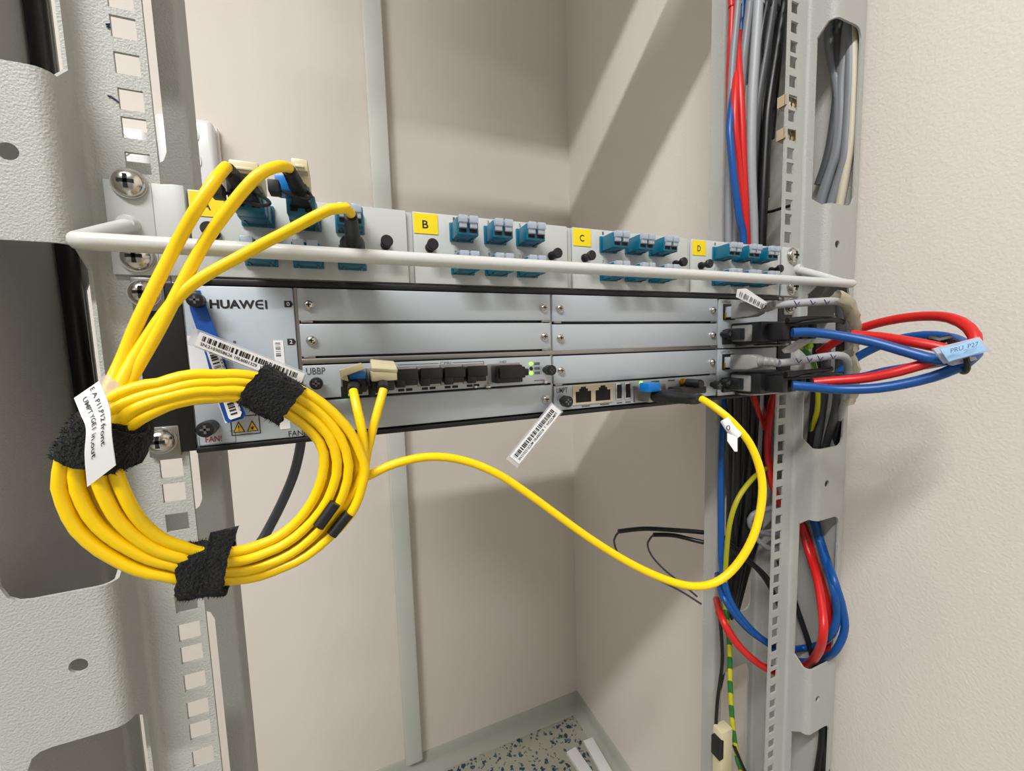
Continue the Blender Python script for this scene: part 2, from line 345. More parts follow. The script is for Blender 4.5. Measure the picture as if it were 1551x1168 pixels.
# ---------------------------------------------------------------- screws
def pan_screw(c, r, parent, name='screw', mt=STEEL, h=None, washer=True):
    c = Vector(c); h = h or r*.62; m = MB()
    if washer: m.lathe(c, [(0,r*1.12),(.9,r*1.12),(.9,r)], 26)
    m.lathe(c, [(0.8,r),(.8+h*.25,r*.99),(.8+h*.55,r*.86),(.8+h*.8,r*.62),(.8+h*.97,r*.3),(.8+h,.05)], 26)
    o = m.build(name, mt, parent)
    d = MB(); a = r*.5; b = r*.13; y = c.y-.8-h-.05
    d.box(c.x-a, c.x+a, y, y+h*.3, c.z-b, c.z+b); d.box(c.x-b, c.x+b, y, y+h*.3, c.z-a, c.z+a)
    d.build('cross_recess', DARK, o); return o
def captive(c, parent, L=9, r=3.6, mt=BLACKP, neck=2.2):
    m = MB(); m.lathe(c, [(0,neck),(L*.45,neck),(L*.45,r),(L,r),(L+.3,r*.8),(L+.3,.1)], 22)
    o = m.build('captive_screw', mt, parent); d = MB(); c = Vector(c); a = r*.55; b = r*.14; y = c.y-L-.4
    d.box(c.x-a, c.x+a, y, y+.5, c.z-b, c.z+b); d.box(c.x-b, c.x+b, y, y+.5, c.z-a, c.z+a); d.build('cross_recess', INKG, o); return o
# ---------------------------------------------------------------- patch panel frame with cable bar
pp = thing('patch_panel_frame', 'light grey patch panel frame with round front cable bar', 'patch panel', (0, 0, -53))
MB().box(-216, 224, 3, 190, -52.5, -9.5).build('body', PANEL, pp, bevel=.6)
for x0, x1 in ((-216.5,-213.8),(-109.3,-104.6),(.6,5.4),(111.2,115.6),(221.8,224)): MB().box(x0, x1, .6, 4, -52, -10.2).build('divider', POSTS, pp, bevel=.3)
MB().box(-246, -228, -1.8, 0, -52.8, -9.2).build('ear', PANEL, pp, bevel=.5)
m = MB(); m.loft([[(x, y, z) for x, y in ((-228,0),(-228,-1.8),(-224,-1.8),(-219,-3.2),(-215,-2.6),(-214.4,3),(-228,3))] for z in (-52.6,-9)]); m.build('ear_fold', PANEL, pp, bevel=.4)
MB().box(223.5, 247, -1.8, 0, -52.8, -9.2).build('ear', PANEL, pp, bevel=.5)
for c in ((-236, -1.8, -10.5), (-236, -1.8, -44.5), (236, -1.8, -16.5), (237, -1.8, -44.5)): pan_screw(c, 6.3, pp)
# bar: leg, bend, bar, bend, leg
zb = -48.7; zm = -29.5; yb = -50
P = [(-237.5, -1, zm), (-238, -20, zm-7), (-238, -yb*-1+8, zb+2.4)]
P = [(-238,-1,zm),(-238,-22,zm-8.4),(-238,-41,zb+3),(-237,-47.5,zb+.6),(-232,yb,zb),(-200,yb,zb),(0,yb,zb),(215,yb,zb-.3),(232,yb,zb-.4),(238,-47,zb+.2),(240,-40,zb+2.6),(242,-20,zm-7),(244,-1,zm+1.5)]
MB().tube(spline(P, 3), 3.3, 16).build('cable_bar', BARW, pp)
for x, z in ((-238, zm), (244, zm+1.5)): MB().lathe((x,-1.6,z), [(0,4.6),(2.5,4.2),(4,3.5)], 18).build('bar_socket', BARW, pp)
# adapters: shared meshes with origin at the centre of the base flange
def mb_adapter():
    m = MB(); m.box(-7.6, 7.6, -1.6, 0, -5.6, 5.6); m.box(-6.6, 6.6, -15, -1, -5, 5); m.box(-5.2, -4.2, -9, -1, -5.6, -4.8); m.box(4.2, 5.2, -9, -1, -5.6, -4.8); return m.mesh('adapter', BLUEA, bevel=.4)
def mb_cap():
    m = MB()
    for sx in (-1, 1): m.box(sx*3.2-2.6, sx*3.2+2.6, -18, -9, 1.4, 5.6); m.box(sx*3.2-2.2, sx*3.2+2.2, -17.2, -14, -1.5, 2)
    return m.mesh('dust_cap', CAPT, bevel=.4)
def mb_port():
    m = MB()
    for sx in (-1, 1): m.box(sx*3.2-2.3, sx*3.2+2.3, -15.12, -14.6, -3.6, 1.4)
    return m.mesh('port', DARK, bevel=0)
AD, CP, PT = mb_adapter(), mb_cap(), mb_port()
CASS = []
for k, (x0, L) in enumerate(((-214, 'A'), (-104.6, 'B'), (5.4, 'C'), (115.6, 'D'))):
    desc = ['fibre cassette with yellow label A and cords plugged in', 'fibre cassette with yellow label B, six capped teal adapters', 'fibre cassette with yellow label C, six capped teal adapters', 'fibre cassette with yellow label D, six capped teal adapters'][k]
    t = thing('fibre_cassette', desc, 'patch cassette', (x0, 0, -52), 'fibre cassettes in the patch panel'); CASS.append(t)
    MB().box(x0, x0+105.6, -1.4, .8, -52.2, -10).build('face_plate', PANEL, t, bevel=.4)
    lb = MB().box(x0+.5, x0+15, -1.75, -1.3, -22.6, -10.8).build('letter_label', YELL, t)
    text(L, lb, x0+5.6, x0+9.2, -19.5, -14.8, -1.85, bold=.015)
    for j, (xx, rr) in enumerate(((9.5, 3.2), (93, 3.2))):
        m = MB(); m.lathe((x0+xx, -1.4, -30.8), [(0,2.9),(1.5,2.9),(1.6,2),(7,1.9),(7.2,3.2),(9.6,3.4),(10.2,2.9)], 20); m.build('plunger', RUBBER, t)
    for r in range(2):
        for c in range(3):
            cx = x0+29.6+c*22.3; cz = -20.5-r*20.2; used = (L == 'A' and (r, c) in ((0,0),(0,1),(1,2)))
            a = inst(AD, 'adapter', t, (cx-x0, -1.4, cz+52))
            if not used: inst(CP, 'dust_cap', a)
            inst(PT, 'port', a)
            if L != 'A':
                text(str(1+2*c+6*r), t, cx-5, cx-5+(1.4 if c+r*3 < 5 else 2.4), cz+7, cz+9.2, -1.5, INKG)
# ---------------------------------------------------------------- baseband chassis
bb = thing('equipment_chassis', 'black subrack chassis holding silver plug-in boards', 'chassis', (0, 120, -142))
m = MB(); m.box(-221, 221, 2, 266, -141.5, -55.2); m.build('shell', BLACK, bb, bevel=.8)
MB().box(-221, 221, -2.2, 3, -142.5, -139.6).build('bottom_lip', BLACK, bb, bevel=.6)
MB().box(-221, 221, -1.5, 3, -56.4, -53.2).build('top_lip', BLACK, bb, bevel=.5)
MB().box(-239.5, -220.8, -1.8, 0, -141, -56).build('ear', BLACK, bb, bevel=.4)
MB().box(220.8, 239.5, -1.8, 0, -141, -56).build('ear', BLACK, bb, bevel=.4)
for sx in (-1, 1):
    for z0, z1 in ((-70,-53.8),(-142.5,-127)):
        MB().box(min(sx*227,sx*240), max(sx*227,sx*240), -2.6, 0, z0, z1).build('steel_tab', STEELD, bb, bevel=.8)
    pan_screw((sx*234.5, -2.6, -61.5), 6.0, bb, h=4.6); pan_screw((sx*234.5, -2.6, -134), 6.0, bb, h=4.6)
MB().box(-169.5, 146, -1.2, 3, -98.6, -95.6).build('middle_rail', STEELD, bb, bevel=.4)
for x in (-170, -12.4, 146.2): MB().box(x-.9, x+.9, .4, 3, -139.5, -56.5).build('column_divider', STEELD, bb)
# fan module
fn = thing('fan_module', 'silver fan module with HUAWEI lettering and warning label', 'fan module', (-195, 0, -139.5))
MB().box(-220.3, -171.2, -1.2, 20, -139.2, -56.8).build('face', FANF, fn, bevel=.7)
Y = -1.4
text('HUAW', fn, -209.3, -189.4, -68.3, -63.8, Y, bold=.035)
def stroke(pts, w):
    m = MB(); Q = [Vector((x, 0, z)) for x, z in pts]; L = []
    for i, p in enumerate(Q):
        t = (Q[min(i+1,len(Q)-1)]-Q[max(i-1,0)]).normalized(); n = Vector((-t.z, 0, t.x))*w*.5; L.append((p+n, p-n))
    for a, b in zip(L, L[1:]): m.add([(p.x, Y, p.z) for p in (a[0], b[0], b[1], a[1])], [(0,1,2,3)])
    return m
ex, ez = -188.8, -68.0
m = stroke([(ex+3.3, ez+4), (ex+1.5, ez+4), (ex+.6, ez+3.6), (ex+.1, ez+2.9), (ex, ez+2), (ex+.1, ez+1.1), (ex+.6, ez+.4), (ex+1.5, ez), (ex+3.3, ez)], .85)
k = stroke([(ex, ez+2), (ex+3.2, ez+2)], .8); m.add(k.v, k.f); k = stroke([(ex+4.6, ez-.3), (ex+4.6, ez+4.3)], .95); m.add(k.v, k.f); m.build('lettering', INK, fn, smooth=False)
for zc, dgt in ((-65.6, '0'), (-86.1, '2')):
    o = MB().prism([(-175.6,zc-1.7),(-172.4,zc-1.7),(-171.2-.2,zc),(-172.4,zc+1.7),(-175.6,zc+1.7)], Y, Y+.15).build('slot_arrow', INK, fn)
    text(dgt, o, -174.5, -173.1, zc-1, zc+1, Y-.12, WHITEL)
st = MB().box(-182.4, -177.6, Y-.1, Y+.1, -100, -85.2).build('barcode_sticker', WHITEL, fn)
barcode(lambda a, b: (-181.5+b*2.4, Y-.18, -86.4-a*8), 9, 5).build('barcode', INKG, st, smooth=False)
text('U5900', fn, -218.6, -214.8, -112, -93.5, Y, rot=90, bold=.0)
MB().box(-220.1, -212, Y-.05, Y+.1, -117, -82).build('name_strip', WHITEL, fn)
m = MB()
for a, b, c, d in ((-205,-192,-125.2,-124.8),(-205,-192,-135.2,-134.8),(-205.2,-204.8,-135,-125),(-192.2,-191.8,-135,-125)): m.box(a, b, Y, Y+.2, c, d)
w = m.build('warning_frame', INK, fn)
for xc in (-201.6, -195.4):
    MB().prism([(xc-2.7,-133.6),(xc+2.7,-133.6),(xc,-127.6)], Y-.02, Y+.1).build('triangle', INK, w)
    MB().prism([(xc-2.1,-133.2),(xc+2.1,-133.2),(xc,-128.6)], Y-.08, Y+.1).build('triangle_fill', HAZ, w)
text('!', w, -201.9, -201.3, -132.7, -129.8, Y-.14); text('*', w, -196.3, -194.5, -132.9, -130.6, Y-.14, bold=.02)
text('FAN', fn, -178.6, -171.6, -138.4, -135.4, Y, INK)
m = MB()
for a, b, c, d in ((-219.6,-203.4,-138.7,-138.5),(-219.6,-219.4,-138.5,-134),(-203.6,-203.4,-138.5,-132.5),(-206,-203.4,-132.6,-132.4)): m.box(a, b, Y, Y+.1, c, d)
m.build('label_outline', INKG, fn)
text('FAN!', fn, -216.8, -209.6, -137.4, -134.3, Y, INKR, bold=.01)
m = MB(); m.box(-182.5, -177.5, Y, Y+.1, -134, -126); m.build('blank_sticker', WHITEL, fn)
captive((-213, -1.2, -65), fn, 9, 3.6); captive((-213.5, -1.2, -129), fn, 11, 3.9, neck=3.4)
MB().lathe((-200, -1.1, -85.6), [(0,.7),(.3,.7)], 10).build('indicator', INKG, fn)
# blank filler panels
def filler(x0, x1, z0, z1, label, sl=True, sr=True):
    t = thing('filler_panel', label, 'filler panel', ((x0+x1)/2, 0, z0), 'blank silver filler panels')
    MB().box(x0, x1, -1.2, 12, z0, z1).build('plate', FACE, t, bevel=.6)
    m = MB(); m.box(x0+1, x0+7, -1.3, 0, z0-1.2, z0+.1); m.box(x1-7, x1-1, -1.3, 0, z0-1.2, z0+.1); m.build('lip', STEELD, t, bevel=.2)
    for ok, x in ((sl, x0+5.6), (sr, x1-5.2)):
        if ok: pan_screw((x, -1.2, (z0+z1)/2-.3), 2.5, t, h=1.7)
    return t
LX0, LX1, RX0, RX1 = -169.3, -13.2, -11.6, 145.2
filler(LX0, LX1, -74.6, -56.8, 'topmost blank silver filler panel beside the lettered fan module')
filler(LX0, LX1, -94.4, -76.3, 'second blank silver filler panel down, above the UBBP board')
filler(LX0, LX1, -138.6, -119.6, 'blank silver filler panel below the black-capped optical ports', False, True)
filler(RX0, RX1, -75.4, -56.8, 'blank silver filler panel beside upper grey network plug')
filler(RX0, RX1, -95.8, -77.4, 'blank silver filler panel beside upper power plug')
filler(RX0, RX1, -119.6, -99.6, 'blank silver filler panel above the twin network ports')
# optical interface board
ub = thing('optical_board', 'silver UBBP board with black-capped optical ports', 'circuit board', (-90, 0, -118.5))
MB().box(LX0, LX1, -1.2, 18, -118.3, -99.4).build('face', FACE, ub, bevel=.5)
text('UBBP', ub, -167.6, -157.8, -104.6, -100.8, Y, INKG, bold=.01)
m = MB(); m.box(-118, -93, Y, Y+.1, -101.3, -101); m.box(-84, -63, Y, Y+.1, -101.3, -101); m.box(-63.3, -63, Y, Y+.1, -103.5, -101); m.build('port_bracket', INKG, ub)
text('CPRI', ub, -92, -85, -102.2, -100.4, Y, INKG); text('HEI', ub, -52, -47.5, -102.8, -101.2, Y, INKG)
captive((-162.6, -1.2, -109.4), ub, 6, 3.4); captive((-18.2, -1.2, -108.8), ub, 10, 3.5)
cage_m = MB(); cage_m.box(-7, 7, -2, 0, -6.4, 6.4); CG = cage_m.mesh('port_cage', STEELD, bevel=.3)
pl = MB(); pl.box(-6.4, 6.4, -9, -1, -4.8, 4.8); pl.box(-6.8, -1, -11, -8, -5.6, 5.2); pl.box(-6.6, 6.6, -11.5, -8.6, -1.5, 5.2); PLG = pl.mesh('port_plug', BLACKP, bevel=.8)
dotm = MB()
for sx in (-2.4, 2.4): dotm.box(sx-1.9, sx+1.9, -.2, .1, -.8, .8)
DT = dotm.mesh('port_indicator', INK, bevel=.3)
for k in range(6):
    xc = -143+k*14.4
    cg = inst(CG, 'port_cage', ub, (xc+90, -1.2, -108.6+118.5))
    if k > 1: inst(PLG, 'port_plug', cg, (0, -.5, 0))
    inst(DT, 'port_indicator', ub, (xc+90, -1.2, -116.6+118.5))
m = MB(); m.box(-61, -37.5, -2, -1, -116.4, -103); cgo = m.build('wide_port_cage', STEELD, ub, bevel=.3)
m = MB(); m.box(-58.5, -40, -12, -1, -115.4, -104); m.box(-57, -39, -14.5, -11, -112.5, -105.2); m.box(-41, -36.4, -14, -12, -111.2, -106.6); m.build('wide_port_plug', BLACKP, cgo, bevel=.8)
for z, mt in ((-104.2, GLOW), (-107.4, INK), (-110.6, GLOW)):
    MB().lathe((-29, -1.1, z), [(0,1.35),(.5,1.2),(.7,.6)], 14).build('indicator_light', mt, ub)
    MB().box(-26.6, -22.4, Y, Y+.1, z-.9, z+.9).build('indicator_caption', INKG, ub, bevel=.2)
m = MB(); m.box(-63, -59.5, -3.5, -1, -118.6, -117.2); m.box(-71, -69, -4, -1, -118.2, -116.6); m.box(-20, -17.5, -3, -1, -118.4, -116.4); m.build('rivet', STEEL, ub, bevel=.3)
MB().box(-27, -19, Y, Y+.1, -116.2, -115.7).build('caption_line', INKG, ub)
gl = MB().lathe((-147.5, -3, -117), [(0,1.2),(1.2,1.1),(1.6,.5)], 12).build('link_light', GLOWG, ub)
# main control board
um = thing('control_board', 'silver control board with twin network ports and USB sockets', 'circuit board', (65, 0, -138.5))
MB().box(RX0, RX1, -1.2, 18, -138.6, -121).build('face', FACE, um, bevel=.5)
text('UMPT', um, -9.6, -.6, -126, -122.2, Y, INKG, bold=.01)
captive((-5.4, -1.2, -131.4), um, 9, 4.0); captive((140, -1.2, -129), um, 8, 3.6)
def port(xc, w=13, zc=-128.4, h=11):
    o = MB().prism([(xc-w/2,zc-h/2),(xc+w/2,zc-h/2),(xc+w/2,zc+h*.22),(xc+w*.28,zc+h*.22),(xc+w*.28,zc+h*.4),(xc+w*.16,zc+h*.4),(xc+w*.16,zc+h*.52),(xc-w*.16,zc+h*.52),(xc-w*.16,zc+h*.4),(xc-w*.28,zc+h*.4),(xc-w*.28,zc+h*.22),(xc-w/2,zc+h*.22)], -2.15, -1.9)
    return o
pf = MB().box(3.2, 38.6, -2, 0, -135.8, -121.2).build('network_port_frame', BEIGE, um, bevel=.4)
for xc in (12.2, 29.2): port(xc).build('port_opening', DARK, pf)
for xc in (44, 52.2):
    o = MB().box(xc-3, xc+3, -1.8, -1, -134.8, -121.8).build('usb_port', STEEL, um, bevel=.3); MB().box(xc-2.1, xc+2.1, -1.95, -1.5, -133.6, -123).build('port_opening', BLACKP, o)
for x0, x1 in ((11,18),(27,35),(42,47),(50,55)): MB().box(x0, x1, Y, Y+.1, -137.6, -136.6).build('port_caption', INKG, um)
MB().box(57.5, 88, -3.5, -1, -137.6, -125).build('optical_cage', STEELD, um, bevel=.5)
MB().lathe((65, -1.1, -123), [(0,1.6),(.5,1.4),(.8,.6)], 14).build('indicator_light', GLOW, um)
o = MB().lathe((107, -1, -125), [(0,3.2),(3,3.2),(3,2.6),(7,2.6)], 18).build('antenna_connector', GOLD, um)
MB().lathe((107, -7, -125), [(0,3.4),(13,3.4),(13,2.9),(14,2.7)], 18).build('connector_cap', BLACKP, um, bevel=0)
for x0, x1 in ((75,83),(92,99)): MB().box(x0, x1, Y, Y+.1, -123.4, -122.2).build('port_caption', INKG, um)
m = MB(); m.box(92, 118, -16, -1, -133.4, -127.8); m.build('second_port_plug', BLACKP, um, bevel=1)
# power modules
for k, (z0, z1) in enumerate(((-98.4, -57), (-139.4, -99.4))):
    t = thing('power_module', ['silver power module holding the upper black power plug', 'silver power module holding the lower black power plug'][k], 'power module', (183, 0, z0), 'power modules at the end of the chassis')
    MB().box(147, 220.5, -1.2, 20, z0, z1).build('face', FACE, t, bevel=.5)
    text('UPEUe', t, 150, 160, z1-3.4, z1-1.2, Y, INKG)
    zc = z1-10.5
    MB().box(151.5, 165.5, -2, -1, zc-7, zc+6.5).build('network_port', BLACKP, t, bevel=.3)
    m = MB(); m.box(152.3, 154, -3, -1.8, zc-6, zc-1); m.build('port_contact', GOLD, t)
    m = MB(); m.box(151, 216, -4, -1, z0+3, z0+15.5); m.build('power_socket', BLACKP, t, bevel=.6)
    m = MB(); m.tube(spline([(168,-1,z0+1.6),(168,-14,z0+1.6),(174,-18,z0+1.6),(206,-18,z0+1.6),(212,-14,z0+1.6),(212,-1,z0+1.6)], 3), 1.3, 8); m.build('pull_handle', STEELD, t)
    captive((150.6, -1.2, z0+12), t, 8, 3.3)
# ---------------------------------------------------------------- yellow patch cords and their coil
CX, CY = 318, 725
OUT = [(562,710),(545,770),(500,822),(430,868),(350,888),(250,880),(170,852),(105,800),(78,735),(92,665),(150,603),(240,574),(330,561),(400,565),(490,600),(542,655)]
INN = [(483,692),(470,748),(430,800),(385,822),(340,830),(280,820),(235,800),(195,750),(180,705),(196,658),(240,630),(285,614),(325,609),(380,611),(440,637),(474,668)]
def polar(tab):
    L = sorted((math.atan2(v-CY, u-CX) % (2*math.pi), math.hypot(u-CX, v-CY)) for u, v in tab)
    L = [(L[-1][0]-2*math.pi, L[-1][1])]+L+[(L[0][0]+2*math.pi, L[0][1])]
    def f(a):
        a %= 2*math.pi
        for (a0, r0), (a1, r1) in zip(L, L[1:]):
            if a0 <= a <= a1: s = (a-a0)/(a1-a0); return r0+(r1-r0)*s
        return L[0][1]
    return f
fo, fi = polar(OUT), polar(INN)
def coil(a, t, lay):
    r0, r1 = fi(a)+7, fo(a)-8
    r = r0+(r1-r0)*t
    Yc = -66+8*math.cos(a)+2*math.sin(a)-(6 if lay else 0)
    return at(CX+r*math.cos(a), CY+r*math.sin(a), Yc)
R = 2.1
def loops(a0, a1, seq):
    """seq: (t, layer) held for each turn; strands change lane under the left strap (195 degrees)"""
    n = int(abs(a1-a0)/math.radians(6)); out = []
    for i in range(n+1):
        a = a0+(a1-a0)*i/n; q = (math.radians(215)-a)/(2*math.pi)    # turns done
        k = int(q); f = (q-k)/(math.radians(36)/(2*math.pi)); s = min(1, max(0, f)); s = s*s*(3-2*s)
        p, c = seq[min(max(k-1, 0), len(seq)-1)], seq[min(k, len(seq)-1)]
        t = p[0]*(1-s)+c[0]*s; l = p[1]*(1-s)+c[1]*s
        t += .03*math.sin(3*a+7*c[0]+k)
        r0, r1 = fi(a)+6, fo(a)-8; r = r0+(r1-r0)*t
        out.append(at(CX+r*math.cos(a), CY+r*math.sin(a), -64+8*math.cos(a)+2*math.sin(a)-4.6*l))
    return out
D2 = math.radians
def cord(label, head, a0, turns, a_end, seq, tail):
    t = thing('fibre_cable', label, 'fibre cord', tuple(tail[0]), 'yellow fibre patch cords')
    pts = [Vector(p) for p in head]+loops(D2(a0), D2(a_end-360*turns), seq)+[Vector(p) for p in tail]
    MB().tube(spline(pts, 3.5), R, 12).build('jacket', YEL, t); return t
def px(*L): return [at(u, v, y) for u, v, y in L]
c1 = cord('yellow fibre cord from first adapter of cassette A to left optical port', px((343,253,-58),(331,266,-66),(300,312,-69),(262,380,-66),(212,480,-68),(183,550,-70)), 213, 3, 28, [(.98,1),(.18,0),(.02,1),(.86,.2)], px((541,735,-58),(551,690,-57),(548,652,-56),(540,615,-52),(535,592,-46)))
c2 = cord('yellow fibre cord from second adapter of cassette A to beside left optical port', px((437,254,-58),(422,252,-66),(388,268,-70),(340,325,-68),(300,385,-65),(240,500,-68),(196,578,-72)), 208, 3, 22, [(.34,1.2),(.82,0),(.62,-1),(.66,.2)], px((546,725,-53),(556,685,-52),(566,645,-50),(576,608,-47),(581,590,-44)))
c3 = cord('yellow fibre cord from lower adapter of cassette A sweeping across to control board', px((531,323,-66),(524,315,-72),(500,317,-74),(440,348,-70),(370,385,-66),(280,440,-66),(215,525,-69),(181,585,-74)), 211, 3, 40, [(.66,1.1),(.5,-.1),(.3,-1),(.46,0)], px((525,742,-56),(560,720,-56),(600,702,-57),(650,692,-58),(700,697,-59),(750,716,-62),(800,748,-66),(900,820,-76),(980,866,-86),(1050,888,-96),(1100,872,-102),(1140,815,-106),(1155,740,-104),(1140,680,-98),(1110,640,-90),(1080,615,-80),(1062,604,-72)))
# connectors of the cords at the patch panel
def lc_plug(parent, p0, p1, boot_end, col=BLACKP, name='plug', w=1):
    """duplex plug: shell from p0 (inside adapter) to p1, boot tapering to boot_end"""
    p0, p1, e = Vector(p0), Vector(p1), Vector(boot_end); m = MB()
    sq = [(-1,-.62),(1,-.62),(1,.62),(-1,.62)]
    ax = (p1-p0); s = ax.normalized()
    def ring(c, w, h): return [(c.x-w, c.y, c.z-h), (c.x+w, c.y, c.z-h), (c.x+w, c.y, c.z+h), (c.x-w, c.y, c.z+h)]
    m.loft([ring(p0, 5.9*w, 3.9), ring(p0+ax*.55, 6*w, 4), ring(p0+ax*.85, 4.6*w+.2, 3.7), ring(p1, 3.2, 3.2)])
    o = m.build(name, col, parent, bevel=.7)
    b = MB(); P = spline([p1-s*2, p1+(e-p1)*.35+s*1.5, p1+(e-p1)*.75+s*.6, e], 1.2); n = len(P)
    b.tube(P, [3.5-1.0*i/(n-1)+(.28 if i % 2 else 0) for i in range(n)], 14); b.build('boot', RUBBER, o); return o
AX = lambda c: -214+29.6+c*22.3
for cc, k in ((c1, 0), (c2, 1)):
    m = MB(); m.box(AX(k)-6.4, AX(k)+6.4, -27, -14, -25.4, -15.8); o = m.build('coupler', BLUEA, cc, bevel=.6)
    m = MB()
    for sx in (-1, 1): m.box(AX(k)+sx*3.2-1.6, AX(k)+sx*3.2+1.6, -27.2, -26, -24, -21)
    m.build('opening', DARK, o)
lc_plug(c1, (AX(0),-24,-19.2), (AX(0)-.5,-42,-18.6), at(345,256,-58)-Vector((0,-1,0)))
lc_plug(c2, (AX(1)+.4,-25,-18.6), (AX(1)+.2,-38,-17.6), at(437,257,-57), BLACKP, w=.7)
lc_plug(c3, (AX(2),-12,-40.2), (AX(2),-40,-40), at(531,326,-65))
# tethered caps / raised dust covers at cassette A
def raised(parent_t, u0, v0, u1, v1, y0, y1, lbl):
    a, b = at(u0, v0, y0), at(u1, v1, y0); x0, x1, z1, z0 = a.x, b.x, a.z, b.z
    t = thing('dust_cover', lbl, 'dust cover', ((x0+x1)/2, (y0+y1)/2, z0), 'cream dust covers on fibre plugs')
    m = MB(); m.box(x0, x1, y0, y1, z1-5.5, z1); m.box(x0, x1, y0+5, y1, z0, z1-5); m.build('shell', CREAM, t, bevel=.7)
    MB().box(x0+1.5, x1-1.5, y0-.8, y0+1, z1-4.2, z1-3).build('rib', CREAM, t, bevel=.3); return t
raised(c1, 345, 240, 393, 276, -40, -20, 'cream translucent dust cover over first cord plug of cassette A')
raised(c2, 440, 238, 468, 278, -38, -20, 'cream translucent dust cover over second cord plug of cassette A')
m = MB(); m.pbox(415, 262, 442, 290, -41, -30); m.build('blue_clip', BLUEP, c2, bevel=.8)
for parent, (cu, cv, cy_), (bu, bv, by_), rr in ((c1, (380,300,-40), (330,290,-50), 9.5), (c2, (448,290,-38), (416,285,-46), 8.5)):
    c = at(cu, cv, cy_); m = MB(); ringp = [c+Vector((rr*.75*math.cos(a), 3.5*math.sin(a), 3.4*math.sin(a)-1.5*math.cos(a))) for a in [i*2*math.pi/24 for i in range(24)]]
    m.tube(ringp+[ringp[0]], .75, 6)
    b = at(bu, bv, by_); m.tube([ringp[12], (ringp[12]+b)/2+Vector((0,0,-.5)), b], .8, 6)
    m.build('tether', RUBBER, parent)
    q = MB(); q.box(b.x-2.2, b.x+2.2, b.y-3.5, b.y+3.5, b.z-2.6, b.z+2.6); q.build('tether_cap', RUBBER, parent, bevel=.5)
# plugs at the optical board
for parent, xc, e, cv in ((c1, -143, at(535,592,-46), (512,552,551,576)), (c2, -128.6, at(581,590,-44), (560,549,602,577))):
    m = MB(); m.box(xc-6, xc+6, -22, -2, -114.5, -104); o = m.build('plug', BLACKP, parent, bevel=.8)
    b = MB(); P = spline([Vector((xc,-18,-111)), Vector(((xc+e.x)/2,-32,(-111+e.z)/2+.5)), e], 1.4); n = len(P); b.tube(P, [3.5-1.1*i/(n-1)+(.25 if i % 2 else 0) for i in range(n)], 12); b.build('boot', RUBBER, o)
    m = MB(); m.box(xc-7.2, xc-3.6, -13, -6, -118, -111.5); m.build('latch', RUBBER, o, bevel=.6)
a, b = at(513,560,-24), at(552,553,-24); Z = Vector((0,0,1))
t = thing('dust_cover', 'cream dust cover tilted over left optical port plug', 'dust cover', tuple(a), 'cream dust covers on fibre plugs')
P = [at(514,560,-25), at(547,549,-25), at(551,558,-25), at(517,571,-25)]
MB().slab(P, -9).build('shell', CREAM, t, bevel=.6)
MB().slab([at(514,566,-24), at(525,566,-24), at(528,577,-24), at(518,574,-24)], -6).build('tab', CREAM, t, bevel=.4)
m = MB(); m.pbox(528, 563, 555, 574, -27, -18); m.build('blue_clip', BLUEP, c1, bevel=1)
t = thing('dust_cover', 'cream dust cover sitting squarely over second optical port plug', 'dust cover', tuple(at(580,577,-26)), 'cream dust covers on fibre plugs')
P = [at(560,549,-22), at(596,552,-22), at(602,566,-30), at(562,563,-30)]
m = MB(); m.slab(P, -2.4); m.pbox(562, 563, 602, 576, -30, -18); m.build('shell', CREAM, t, bevel=.6)
# plug at the control board
m = MB(); m.box(60, 72, -16, -2, -136.5, -126.5); m.build('plug_nose', STEELD, c3, bevel=.5)
m = MB(); m.pbox(982, 581, 1001, 593, -22, -12); m.build('blue_clip', BLUEP, c3, bevel=.8)
e = at(1060,603,-71); P = spline([Vector((66,-14,-132)), Vector((67,-30,-131.5)), Vector((68.5,-50,-131)), e], 1.8); n = len(P)
m = MB(); m.tube(P, [4.6-2.2*i/(n-1)+(.25 if i % 2 else 0) for i in range(n)], 12); m.build('boot', RUBBER, c3)
m = MB(); m.box(64, 92, -17, -9, -133.5, -128.5); m.build('plug', BLACKP, c3, bevel=1.2)
